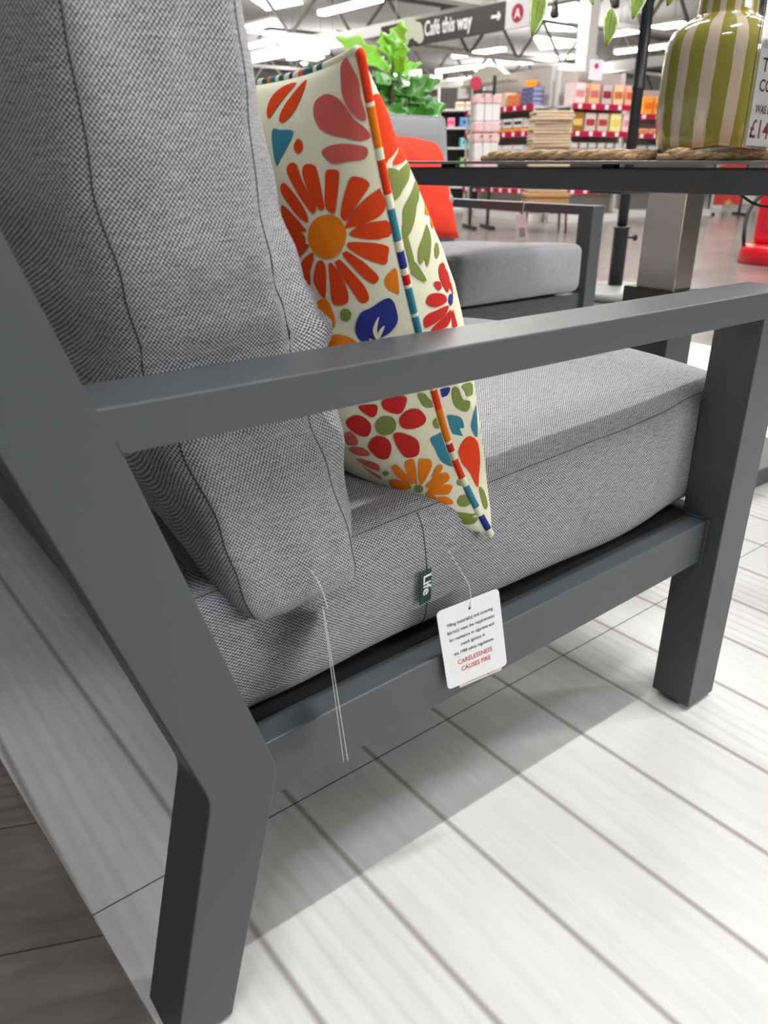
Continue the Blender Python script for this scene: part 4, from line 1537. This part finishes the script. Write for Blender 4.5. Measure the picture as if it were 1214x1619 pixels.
# white boxed ducts running away from the camera
for i, (p, q, z, hgt) in enumerate((((400, 92), (615, 58), 3.7, 0.26), ((840, 124), (1060, 104), 3.7, 0.30))):
    a, b = on_z(*p, z), on_z(*q, z)
    x = (a.x + b.x) / 2
    struct_box('beam_%d' % (i + 1), (x, 3.0, z), (x + 0.35, 43, z + hgt), M_WHITEPAINT)


def girder(y, z0, z1, x0, x1, label):
    root = empty('lattice_girder', (x0, y, z0), 0, label, 'girder')
    bm = bmesh.new()
    add_box(bm, (0, -0.05, -0.05), (x1 - x0, 0.05, 0.05), 0)
    from_bm('bottom_chord', bm, M_WHITEPAINT, root)
    bm = bmesh.new()
    add_box(bm, (0, -0.05, z1 - z0 - 0.05), (x1 - x0, 0.05, z1 - z0 + 0.05), 0)
    from_bm('top_chord', bm, M_STEEL, root)
    bm = bmesh.new()
    n = int((x1 - x0) / 1.1)
    for k in range(n):
        xa, xb = k * 1.1, (k + 1) * 1.1
        bar(bm, (xa, 0, 0 if k % 2 else z1 - z0), (xb, 0, z1 - z0 if k % 2 else 0), 0.07, 0.07)
    from_bm('lattice', bm, M_STEEL, root)


for y, lab in ((14.0, 'nearest steel lattice girder under the shop roof'), (20.5, 'second steel lattice girder under the shop roof, behind the cafe sign'), (27.5, 'third steel lattice girder under the shop roof'),
               (35.0, 'farthest steel lattice girder under the shop roof, near the back wall')):
    girder(y, 3.95, 5.15, 2.0, 44.0, lab)

# strip lamps in rows
lamp_proto = None


def strip_lamp(x, y, z, ln):
    global lamp_proto
    if lamp_proto is None:
        r = empty('strip_lamp', (0, 0, 0), 0, 'long lit strip lamp hanging in rows under the shop roof', 'lamp', 'strip lamps under the roof')
        box('housing', (-0.13, -1.25, 0.0), (0.13, 1.25, 0.07), M_WHITEPAINT, r, 0)
        box('lit_tube', (-0.12, -1.22, -0.10), (0.12, 1.22, 0.0), M_LAMP, r, 0.02)
        box('suspension_wire', (-0.004, -0.9, 0.07), (0.004, -0.892, 1.25), M_STEEL, r, 0)
        box('suspension_wire', (-0.004, 0.9, 0.07), (0.004, 0.908, 1.25), M_STEEL, r, 0)
        lamp_proto = r
        o = r
    else:
        o = copy_tree(lamp_proto)
    for gy in (14.0, 20.5, 27.5, 35.0):
        if abs(y - gy) < 1.35:
            y = gy + 1.4 if y >= gy else gy - 1.4
    o.location = (x, y, z)


ZL = 4.3
for (p, q) in (((395, 38), (470, 24)), ((507, 14), (600, -2)), ((420, 95), (508, 82)), ((618, 118), (650, 113)), ((680, 112), (740, 105)), ((863, 14), (920, 4)), ((867, 93), (950, 79)), ((995, 78), (1052, 70)), ((875, 140), (912, 136)), ((390, 70), (420, 66)), ((745, 122), (780, 118)), ((480, 62), (520, 57))):
    a, b = on_z(*p, ZL), on_z(*q, ZL)
    strip_lamp((a.x + b.x) / 2, min(43, (a.y + b.y) / 2), ZL, 0)
for x, y in ((12.0, 12.0), (16.2, 10.5), (7.5, 13.0), (20.5, 14.0), (20.3, 22.0), (24.5, 30.0), (29.5, 20), (29.5, 28)):
    strip_lamp(x, y, ZL, 0)

# rooflights
for i, poly in enumerate((((411, 45), (443, 37), (473, 62), (424, 61)), ((398, 0), (460, -2), (478, 6), (422, 17)), ((462, 86), (500, 78), (512, 92), (480, 104)), ((842, 58), (916, 66), (920, 74), (854, 78)), ((858, 22), (880, 20), (910, 50), (862, 48)),
                          ((745, 105), (785, 102), (790, 112), (756, 118)), ((948, 128), (985, 124), (992, 146), (952, 147)))):
    pts = [on_z(x, y, 5.55) for x, y in poly]
    pts = [Vector((min(p.x, 44), min(p.y, 43.5), p.z)) for p in pts]
    n = 4
    v = pts + [p + Vector((0, 0, 0.04)) for p in pts]
    f = [(0, 1, 2, 3), (7, 6, 5, 4)] + [(k, k + 4, (k + 1) % 4 + 4, (k + 1) % 4) for k in range(4)]
    tag(pydata('window_%d' % (i + 1), v, f, M_SKY), kind='structure')

# white steel column
a = on_z(921, 345, -0.006)
cp = at(921, 140, 12.6)
struct_box('column_1', (cp.x - 0.11, cp.y - 0.11, -0.006), (cp.x + 0.11, cp.y + 0.11, 5.6), M_WHITEPAINT)

# ================================================================== CAFE SIGN
M_SIGN = mat('dark_grey_sign', (76, 73, 72), 0.5)
M_SIGNW = mat('pale_grey_sign', (222, 220, 224), 0.5)
M_SAGE = mat('sage_green_vinyl', (206, 212, 188), 0.6)
SXP = 8.6
s_tl, s_tr, s_bl, s_br = on_x(602, 37, SXP), on_x(800, 7.5, SXP), on_x(602, 79, SXP), on_x(799, 50, SXP)
zt_, zb_ = (s_tl.z + s_tr.z) / 2, (s_bl.z + s_br.z) / 2
sg = empty('hanging_sign', (SXP, s_tr.y, zb_), 0, 'dark grey hanging sign reading Café this way with an arrow', 'sign')
SO2 = Vector(sg.location)
hgt = zt_ - zb_
wid = s_tl.y - s_tr.y
box('board', (0, 0, 0), (0.05, wid, hgt), M_SIGN, sg, 0.004)
ye = on_x(838, 20, SXP).y - SO2.y
box('end_panel', (-0.002, ye, 0.0), (0.052, -0.002, hgt), M_SIGNW, sg, 0.004, label='pale panel with red disc')
bm = bmesh.new()
XB = Matrix(((0, 0, -1, -0.004), (-1, 0, 0, 0), (0, 1, 0, 0), (0, 0, 0, 1)))
bmesh.ops.create_circle(bm, cap_ends=True, radius=hgt * 0.32, segments=32, matrix=Matrix.Translation((0, ye / 2, hgt * 0.5)) @ XB)
from_bm('red_disc', bm, mat('raspberry_vinyl', (176, 42, 78), 0.5), sg, label='red disc')
text('lettering', 'A', hgt * 0.46, M_WHITE, sg, (-0.006, ye / 2, hgt * 0.34), (0, -1, 0), (0, 0, 1), 'CENTER', 0.001, 0.004, 'white letter A')
ya = on_x(671, 45, SXP).y - SO2.y
text('lettering', 'Café this way', hgt * 0.80, M_WHITE, sg, (-0.003, ya, hgt * 0.30), (0, -1, 0), (0, 0, 1), 'LEFT', 0.001, 0.006, 'white letters', 0.70)


def arrow(name, yc, zc, ln, th, m, parent):
    v, f = [], []
    h = ln * 0.42
    P = [(-ln / 2, -th / 2), (ln / 2 - h * 0.75, -th / 2), (ln / 2 - h * 0.98, -h * 0.62), (ln / 2 - h * 0.45, -h * 0.62), (ln / 2, 0), (ln / 2 - h * 0.45, h * 0.62), (ln / 2 - h * 0.98, h * 0.62), (ln / 2 - h * 0.75, th / 2), (-ln / 2, th / 2)]
    bm = bmesh.new()
    bm.faces.new([bm.verts.new((-0.004, yc - y, zc + z)) for y, z in P])
    bmesh.ops.triangulate(bm, faces=bm.faces)
    return from_bm(name, bm, m, parent)


arrow('arrow', on_x(784, 32, SXP).y - SO2.y, hgt * 0.53, hgt * 0.55, hgt * 0.12, M_WHITE, sg)
# pale green leafy patch at the left end, with its own small arrow
bm = bmesh.new()
for (px, py, rr) in ((648, 42, .16), (660, 50, .14), (636, 48, .13), (664, 58, .10), (640, 62, .12), (628, 58, .10), (652, 35, .11)):
    p = on_x(px, py, SXP) - SO2
    bmesh.ops.create_circle(bm, cap_ends=True, radius=rr, segments=18, matrix=Matrix.Translation((-0.002 - rr * 0.01, p.y, max(rr * 0.9, min(hgt - rr * 0.7, p.z)))) @ XB.to_3x3().to_4x4())
from_bm('leafy_patch', bm, M_SAGE, sg, label='pale green leafy patch')
arrow('arrow', on_x(641, 50, SXP).y - SO2.y, hgt * 0.55, hgt * 0.28, hgt * 0.07, M_WHITE, sg)
for yy in (0.25, wid - 0.4):
    box('hanging_rod', (0.02, yy, hgt), (0.03, yy + 0.01, 5.6 - zb_), M_STEEL, sg, 0)

# small dark spotlights on the beams
for i, (px, py, lab) in enumerate(((876, 30, 'small dark ceiling spotlight left of the white column'), (972, 14, 'small dark ceiling spotlight right of the white column'))):
    p = at(px, py, 13.0)
    r = empty('spotlight', tuple(p), 0, lab, 'lamp')
    lathe('lamp_body', [(0.02, 0.0), (0.06, 0.01), (0.07, 0.05), (0.07, 0.16), (0.04, 0.24)], M_BLACK, r, 16)
    box('bracket', (-0.03, -0.03, 0.23), (0.03, 0.03, 5.6 - p.z), M_STEEL, r, 0)

# ================================================================== SHOP BAYS
M_BACKP = mat('pale_shelf_back', (176, 170, 166), 0.6)
M_SHELF = mat('white_shelf', (206, 204, 202), 0.5)
M_STRIP = mat('raspberry_shelf_edge', (184, 28, 66), 0.45)
M_TICKET = mat('white_ticket', (240, 236, 238), 0.6)
M_CREAM = mat('cream_grey_timber', (188, 184, 168), 0.6)


def bay(label, loc, th, ln, levels, H, dep=0.45, strips=True, header=False):
    root = empty('shop_shelving', (loc[0], loc[1], -0.006), th, label, 'shelving')
    box('back_panel', (0, dep, 0.05), (ln, dep + 0.03, H), M_BACKP, root, 0)
    for x in (0, ln - 0.04):
        box('upright', (x, dep - 0.05, 0), (x + 0.04, dep, H), M_SHELF, root, 0)
        box('upright', (x, 0.02, 0), (x + 0.03, 0.05, levels[-1]), M_SHELF, root, 0)
    box('plinth', (0, 0.03, 0), (ln, dep, 0.10), M_WHITEPAINT, root, 0)
    for z in levels:
        s = box('shelf', (0, 0.01, z - 0.03), (ln, dep, z), M_SHELF, root, 0)
        if strips:
            box('price_strip', (0, -0.004, z - 0.055), (ln, 0.010, z + 0.02), M_STRIP, s, 0, label='raspberry red shelf edge')
            k = 0.12
            while k < ln - 0.05:
                box('price_ticket', (k - 0.03, -0.007, z - 0.045), (k + 0.03, -0.004, z + 0.012), M_TICKET, s, 0)
                k += 0.24
    return root


def prod(root, name, lab, cat, group, x, y, z, w, d, h, c, band=None, protos={}):
    """one packet standing on a shelf of the bay"""
    key = (name, round(w, 3), round(h, 3), c, band)
    M = Matrix.Translation(root.location) @ Matrix.Rotation(root.rotation_euler.z, 4, 'Z')
    if key not in protos:
        bm = bmesh.new()
        add_box(bm, (0, 0, 0), (w, d, h), 0.006)
        n0 = len(bm.faces)
        mm = [mat('packet_%d_%d_%d' % c, c, 0.5)]
        if band:
            add_box(bm, (w * 0.12, -0.003, h * 0.35), (w * 0.88, 0.002, h * 0.68), 0)
            bm.faces.ensure_lookup_table()
            for f in bm.faces[n0:]:
                f.material_index = 1
            mm.append(mat('packet_%d_%d_%d' % band, band, 0.5))
        o = from_bm(name, bm, mm)
        protos[key] = o
    else:
        o = protos[key].copy()
        COL.objects.link(o)
    o.location = M @ Vector((x, y, z))
    o.rotation_euler = (0, 0, root.rotation_euler.z)
    return tag(o, lab, cat, group)


KX, KY = 8.18, 7.72
TL = R(-99.8)
dL = Vector((math.cos(TL), math.sin(TL), 0))
LEN1 = 1.75
bay1 = bay('shop shelving bay with the cream pediment header, in the middle of the background', (KX - dL.x * (LEN1 + 0.36), KY - dL.y * (LEN1 + 0.36)), TL, LEN1, (0.43, 0.84, 1.20, 1.54), 2.05, 0.36)
bay2 = bay('shop shelving bay of boxed packets just right of the sack stack', (KX + 0.20, KY - 0.25), R(-9.8), 1.22, (0.44, 0.86, 1.19, 1.53), 1.98, 0.40)
p3 = at(1000, 240, 12.2)
bay3 = bay('shop shelving bay of orange packets seen between the parasol pole and the vase', (p3.x, p3.y), R(-24), 1.6, (0.45, 0.85, 1.20, 1.47), 1.85)


def row(b, name, cat, lab, grp, x0, n, step, z, w, h, c, band=None, layers=1, d=0.2, y=0.04):
    for l in range(layers):
        for k in range(n):
            prod(b, name, lab, cat, grp, x0 + k * step + 0.004 * ((k + l) % 2), y, z + 0.001 + l * (h + 0.002), w, d, h, c, band)


W_ = (236, 230, 222)
G = 'left bay'
row(bay1, 'snack_packet', 'packet', 'brown packet stacked on the upper red-edged shelf below the cream pediment', 'brown packets under the pediment', 0.22, 3, 0.125, 1.54, 0.115, 0.05, (150, 78, 46), (206, 150, 120), 4)
row(bay1, 'snack_packet', 'packet', 'cream packet stacked on the upper red-edged shelf below the cream pediment', 'cream packets under the pediment', 0.62, 3, 0.135, 1.54, 0.125, 0.05, (234, 206, 150), W_, 4)
row(bay1, 'snack_packet', 'packet', 'orange packet stacked on the upper red-edged shelf below the cream pediment', 'orange packets under the pediment', 1.06, 2, 0.15, 1.54, 0.14, 0.055, (238, 108, 40), (250, 170, 120), 3)
row(bay1, 'snack_packet', 'packet', 'navy blue packet stacked on the upper red-edged shelf below the cream pediment', 'navy packets on the middle bay', 1.40, 2, 0.14, 1.54, 0.13, 0.06, (48, 46, 92), (150, 150, 190), 4)
prod(bay1, 'shelf_card', 'bright orange card standing above the orange and navy packets', 'sign', None, 1.14, 0.3, 1.76, 0.26, 0.01, 0.14, (250, 160, 10))
row(bay1, 'jar_pack', 'packet', 'orange and white pack on the second shelf below the brown packets', 'orange packs on the second shelf', 0.20, 5, 0.26, 1.20, 0.24, 0.065, (244, 132, 50), (250, 190, 110))
row(bay1, 'jar_pack', 'packet', 'dark jar pack topped with white lettering on the second shelf', 'dark packs on the second shelf', 0.20, 5, 0.26, 1.268, 0.24, 0.13, (78, 56, 52), W_)
row(bay1, 'boxed_set', 'packet', 'grey and white boxed set on the third shelf behind the straw placemat', 'boxed sets on the third shelf', 0.2, 5, 0.27, 0.84, 0.25, 0.2, (170, 160, 156), (232, 228, 226))
row(bay1, 'boxed_set', 'packet', 'grey box on the lowest red-edged shelf of the middle bay, seen below the table', 'low boxes of the middle bay', 0.2, 5, 0.28, 0.43, 0.25, 0.22, (150, 144, 142), (214, 210, 206))

for (x, c, b, l) in ((0.045, (222, 142, 150), (240, 220, 216), 'pink and cream box at the left end of the top shelf'), (0.30, (206, 110, 110), (236, 190, 150), 'rose and gold box second along the top shelf'), (0.53, (150, 44, 56), (206, 190, 190), 'maroon box third along the top shelf'),
                     (0.74, (206, 116, 60), (240, 210, 170), 'copper box fourth along the top shelf'), (0.96, (214, 92, 60), (244, 190, 160), 'orange-red box at the right end of the top shelf')):
    prod(bay2, 'gift_box', l + ' of the right-hand bay', 'box', None, x, 0.04, 1.531, 0.19, 0.22, 0.27, c, b)
for (x, c, b, l) in ((0.045, (226, 190, 110), (150, 110, 40), 'gold box at the left end of the second shelf'), (0.27, (168, 60, 62), (214, 200, 196), 'dark red box second along the second shelf'), (0.50, (172, 66, 56), (220, 196, 186), 'rust red box third along the second shelf'), (0.74, (238, 212, 112), (250, 236, 160), 'yellow box fourth along the second shelf'),
                     (0.97, (222, 160, 170), (240, 214, 214), 'pink box at the right end of the second shelf')):
    prod(bay2, 'gift_box', l + ' of the right-hand bay', 'box', None, x, 0.04, 1.191, 0.20, 0.22, 0.25, c, b)
row(bay2, 'glass_jar', 'jar', 'grey jar on the third shelf of the right-hand bay, just above the straw placemat', 'jars on the right-hand bay', 0.05, 7, 0.165, 0.86, 0.13, 0.2, (150, 146, 144), (206, 202, 200))
row(bay2, 'glass_jar', 'jar', 'grey jar on the lowest shelf of the right-hand bay, below the table top', 'low jars on the right-hand bay', 0.05, 7, 0.165, 0.44, 0.13, 0.2, (132, 128, 128), (196, 192, 190))
row(bay3, 'crisp_bag', 'packet', 'bright orange bag on the top shelf between the parasol pole and the vase', 'orange bags by the parasol pole', 0.12, 6, 0.17, 1.47, 0.155, 0.26, (250, 110, 24), (252, 170, 60))
row(bay3, 'crisp_bag', 'packet', 'orange carton on the second shelf between the parasol pole and the vase', 'orange cartons by the parasol pole', 0.05, 6, 0.22, 1.20, 0.2, 0.09, (238, 120, 60), (246, 190, 150))
row(bay3, 'crisp_bag', 'packet', 'dark grey carton on the third shelf between the parasol pole and the vase', 'grey cartons by the parasol pole', 0.05, 6, 0.22, 0.85, 0.2, 0.2, (110, 112, 116), (190, 196, 190))

# pediment header over the middle bay
hd = empty('pediment_header', tuple(bay1.location), TL, 'cream grey market stall header with arched pediment above the shelving', 'sign')
hd.location.z = -0.006
HW_ = 1.22
P = [(0.0, 1.90), (HW_, 1.90), (HW_, 1.97), (HW_ * 0.90, 1.98), (HW_ * 0.72, 2.09), (HW_ * 0.52, 2.13), (HW_ * 0.32, 2.09), (HW_ * 0.12, 1.98), (0.0, 1.97)]
n = len(P)
v = [(x, -0.06, z) for x, z in P] + [(x, 0.06, z) for x, z in P]
f = [tuple(range(n)), tuple(range(n, 2 * n))[::-1]] + [(i, n + i, n + (i + 1) % n, (i + 1) % n) for i in range(n)]
pydata('pediment', v, f, M_CREAM, hd)
box('moulding', (-0.03, -0.08, 1.875), (HW_ + 0.03, 0.08, 1.905), mat('dark_cream_timber', (150, 147, 132), 0.6), hd, 0)
box('post', (0.26, -0.08, 0), (0.32, -0.02, 1.90), M_CREAM, hd, 0)
box('post', (HW_ - 0.05, 0.5, 0), (HW_, 0.55, 1.90), M_CREAM, hd, 0)
box('side_board', (-0.30, 0.03, 1.74), (-0.01, 0.06, 1.90), M_WHITEPAINT, hd, 0)
for k, (c, z) in enumerate((((226, 214, 222), 1.78), ((206, 150, 168), 1.70), ((236, 230, 200), 1.86))):
    pass

# display card above the right-hand bay
tc_ = empty('ticket_card', tuple(bay2.matrix_basis @ Vector((0.40, 0.2, 1.86))), R(-9.8), 'white card with a small red dot above the right-hand bay', 'sign')
box('card', (0, 0, 0), (0.24, 0.006, 0.25), mat('pale_lilac_card', (222, 220, 232), 0.6), tc_, 0)
bm = bmesh.new()
bmesh.ops.create_circle(bm, cap_ends=True, radius=0.035, segments=16, matrix=Matrix.Translation((0.12, -0.003, 0.17)) @ Matrix.Rotation(R(90), 4, 'X'))
from_bm('red_dot', bm, M_STRIP, tc_)

# ------------------------------------------------------------------ folded sacks on a wicker chair
M_SACK = mat('natural_hessian', (196, 176, 148), 0.9, 0, 0.2, 40)
M_WICKER = mat('honey_wicker', (176, 134, 88), 0.7, 0, 0.3, 60)
M_OAK = mat('brown_chair_leg', (122, 84, 54), 0.6)
wp = at(858, 357, 9.6)


def wicker_chair(x, y, rz, lab, tall):
    r = empty('wicker_chair', (x, y, -0.006), rz, lab, 'chair')
    box('seat', (-0.27, -0.25, 0.40), (0.27, 0.25, 0.46), M_WICKER, r, 0.02)
    for sx_ in (-0.23, 0.23):
        for sy_ in (-0.2, 0.2):
            tube('leg', [(sx_ * 1.1, sy_ * 1.1, 0), (sx_, sy_, 0.42)], [0.014, 0.02], M_OAK, r, 8)
    box('seat_apron', (-0.26, -0.24, 0.28), (0.26, 0.24, 0.40), M_WICKER, r, 0.02)
    return r


cb = at(862, 300, 9.7)
ch1 = wicker_chair(cb.x, cb.y, R(-38), 'wicker chair with brown legs under the folded sack stack, seen below the table', 1)
rnd = random.Random(5)
sack = None
for k in range(25):
    th = 0.036
    if sack is None:
        bm = bmesh.new()
        add_box(bm, (-0.235, -0.2, 0), (0.235, 0.2, th), 0.015, None, 3)
        sack = from_bm('folded_sack', bm, M_SACK, None, True)
        o = sack
    else:
        o = sack.copy()
        COL.objects.link(o)
    tag(o, 'folded natural hessian sack in the tall stack behind the straw placemat', 'sack', 'folded sacks in the tall stack')
    o.location = (cb.x + rnd.uniform(-.015, .015), cb.y + rnd.uniform(-.015, .015), 0.455 + k * th)
    o.rotation_euler = (0, 0, R(-38) + rnd.uniform(-.06, .06))

# ------------------------------------------------------------------ black stand with hanging pink packs
ds = at(768, 352, 10.3)
ds.z = -0.006
stand = empty('display_stand', tuple(ds), R(-30), 'black wire display stand hung with pink packs, left of the pediment bay', 'stand')
M_BLK = mat('black_display_steel', (24, 24, 27), 0.5)
for x in (-0.22, 0.02):
    box('post', (x - 0.018, -0.018, 0.04), (x + 0.018, 0.018, 1.78 if x > 0 else 1.70), M_BLK, stand, 0)
    box('foot', (x - 0.03, -0.3, 0.0), (x + 0.03, 0.3, 0.045), M_BLK, stand, 0)
for z in (1.60, 1.15, 0.5):
    box('crossbar', (-0.22, -0.012, z - 0.012), (0.02, 0.012, z + 0.012), M_BLK, stand, 0)
for x in (-0.17, -0.06):
    for z in (1.55, 1.10):
        box('hook', (x - 0.006, -0.3, z - 0.006), (x + 0.006, 0, z + 0.006), M_BLK, stand, 0)
bm = bmesh.new()
bmesh.ops.create_cone(bm, cap_ends=True, radius1=0.075, radius2=0.075, depth=0.012, segments=24, matrix=Matrix.Translation((-0.22, -0.025, 1.69)) @ Matrix.Rotation(R(90), 4, 'X'))
from_bm('red_topper', bm, M_STRIP, stand, label='red disc on top of the post')
SM = stand.matrix_basis
M_PINK = mat('pale_pink_pack', (226, 190, 190), 0.5, 0, 0.25, 30)
M_CLEAR = mat('frosted_bag', (222, 220, 218), 0.3)
pk = None
for x in (-0.20, -0.09, 0.0):
    for zi, z in enumerate((1.56, 1.13)):
        for q in range(2):
            bm = None
            if pk is None:
                bm = bmesh.new()
                add_box(bm, (-0.06, -0.03, -0.42), (0.06, 0.03, -0.30), 0.02)
                add_box(bm, (-0.055, -0.02, -0.30), (0.055, 0.02, -0.10), 0.015)
                n0 = len(bm.faces)
                add_box(bm, (-0.062, -0.024, -0.10), (0.062, 0.024, 0.0), 0.01)
                bm.faces.ensure_lookup_table()
                pk = from_bm('hanging_pack', bm, [M_PINK, M_CLEAR])
                for p in pk.data.polygons:
                    if -0.30 < p.center.z < -0.10:
                        p.material_index = 1
                o = pk
            else:
                o = pk.copy()
                COL.objects.link(o)
            tag(o, 'pink and clear pack hanging on the black display stand', 'packet', 'packs on the black stand')
            o.location = SM @ Vector((x, -0.08 - q * 0.12, z))
            o.rotation_euler = (0, 0, R(-30) + 0.15 * (q - 0.5))

# ------------------------------------------------------------------ dark bay of coloured boxes at the left
p4 = at(692, 260, 14.3)
bay4 = bay('dark shop shelving bay of blue and green boxes, right of the fig plant', (p4.x, p4.y), R(-37), 1.06, (0.40, 0.73, 1.06, 1.39, 1.68), 2.05, strips=False)
for ch in bay4.children:
    if ch.name.startswith('back_panel'):
        ch.data.materials[0] = mat('dark_shelf_back', (60, 54, 54), 0.7)
for (x, z, c, l) in ((0.38, 1.391, (36, 84, 138), 'blue box on the dark shelving, beside the fig leaves'), (0.40, 1.061, (58, 142, 146), 'teal box on the dark shelving, below the blue box'), (0.42, 0.731, (74, 148, 62), 'green box on the dark shelving, below the teal box')):
    prod(bay4, 'storage_box', l, 'box', None, x, 0.02, z, 0.42, 0.25, 0.16, c, tuple(min(255, v + 60) for v in c))
row(bay4, 'straw_basket', 'basket', 'tan basket on top of the dark shelving', 'tan baskets on the dark shelving', 0.3, 3, 0.17, 1.68, 0.15, 0.12, (190, 150, 110), (226, 210, 190))
prod(bay4, 'gift_bag', 'pink bag on the dark shelving, beside the fig leaves', 'bag', None, 0.16, 0.02, 1.391, 0.13, 0.1, 0.15, (226, 60, 110), (240, 150, 170))

# ------------------------------------------------------------------ patterned poster stand under the table
pp_ = at(1142, 344, 13.2)
fl = empty('doormat_stand', (pp_.x, pp_.y, -0.006), R(-37), 'black floor stand holding a red patterned doormat, seen below the table', 'stand')
pz = mat('red_floral_doormat', (206, 84, 64), 0.9)
nt, b_, new_, link_ = nodes_of(pz)
tc1 = new_('ShaderNodeTexCoord')
vr = new_('ShaderNodeTexVoronoi')
vr.inputs['Scale'].default_value = 6
link_(tc1.outputs['Object'], vr.inputs['Vector'])
rp = new_('ShaderNodeValToRGB')
rp.color_ramp.elements[0].color = lin((226, 206, 150))
rp.color_ramp.elements[1].color = lin((206, 70, 60))
rp.color_ramp.elements[1].position = 0.45
link_(vr.outputs['Distance'], rp.inputs[0])
link_(rp.outputs[0], b_.inputs['Base Color'])
box('doormat', (-0.25, -0.02, 0.16), (0.25, 0.02, 0.90), pz, fl, 0)
for x in (-0.27, 0.25):
    box('post', (x, -0.02, 0), (x + 0.03, 0.02, 1.0), M_BLK, fl, 0)
    box('foot', (x - 0.01, -0.22, 0), (x + 0.04, 0.22, 0.04), M_BLK, fl, 0)

# low white plinth bays farther back, their feet seen below the table
for i, (px, lab) in enumerate(((985, 'low white display plinth right of the parasol pole, seen below the table'), (1195, 'low white display plinth behind the red machine, seen below the table'), (815, 'low white display plinth behind the armrest tag, seen below the table'))):
    q = at(px, 338, 14.2 + i * 0.9)
    t = empty('display_plinth', (q.x, q.y, -0.006), R(-37), lab, 'plinth')
    box('body', (-0.7, 0, 0.08), (0.7, 0.5, 0.55), M_WHITEPAINT, t, 0.01)
    box('kickboard', (-0.68, 0.03, 0), (0.68, 0.47, 0.08), M_SHELF, t, 0)
    for k in range(5):
        box('bottle_rail', (-0.68 + k * 0.3, -0.06, 0.1), (-0.64 + k * 0.3, -0.02, 0.5), M_STEEL, t, 0)

# ------------------------------------------------------------------ red machine with hose at the right edge
rp_ = on_z(1226, 416, -0.006)
M_REDP = mat('glossy_red_plastic', (206, 28, 44), 0.25)
rm = empty('floor_machine', (rp_.x, rp_.y, -0.006), R(-58), 'red upright machine on a round red base with a black hose, at the right edge', 'machine')
lathe('base', [(0.30, 0.0), (0.315, 0.01), (0.30, 0.14), (0.285, 0.155), (0.25, 0.16), (0.001, 0.16)], M_REDP, rm, 40)
bm = bmesh.new()
add_box(bm, (-0.215, -0.10, 0.155), (0.215, 0.12, 0.92), 0.05, None, 4)
from_bm('body', bm, M_REDP, rm, True)
bm = bmesh.new()
add_box(bm, (-0.165, -0.108, 0.26), (0.165, -0.095, 0.62), 0.005)
from_bm('label_panel', bm, mat('deep_red_label', (186, 24, 46), 0.35), rm, label='deep red label panel with white marks')
box('green_band', (-0.165, -0.111, 0.60), (0.165, -0.100, 0.66), mat('leaf_green_print', (120, 180, 80), 0.5), rm, 0)
box('cream_band', (-0.165, -0.111, 0.66), (0.165, -0.100, 0.74), mat('cream_print', (226, 206, 150), 0.5), rm, 0)
rr = random.Random(2)
bm = bmesh.new()
for k in range(16):
    x0, z0 = rr.uniform(-0.13, 0.08), 0.28 + 0.018 * k
    add_box(bm, (x0, -0.112, z0), (x0 + rr.uniform(0.02, 0.07), -0.107, z0 + 0.010), 0)
from_bm('white_marks', bm, M_WHITE, rm, label='rows of small white marks')
hs = [on_x(0, 0, 1)] if False else None
h0 = rm.matrix_basis.inverted()
hp = [h0 @ p for p in (at(1176, 388, 5.55), at(1176, 372, 5.5), at(1180, 345, 5.5), at(1190, 322, 5.5), at(1206, 308, 5.52), at(1230, 300, 5.55))]
tube('hose', catmull(hp, 6), 0.014, M_BLK, rm, 10, 'black hose')
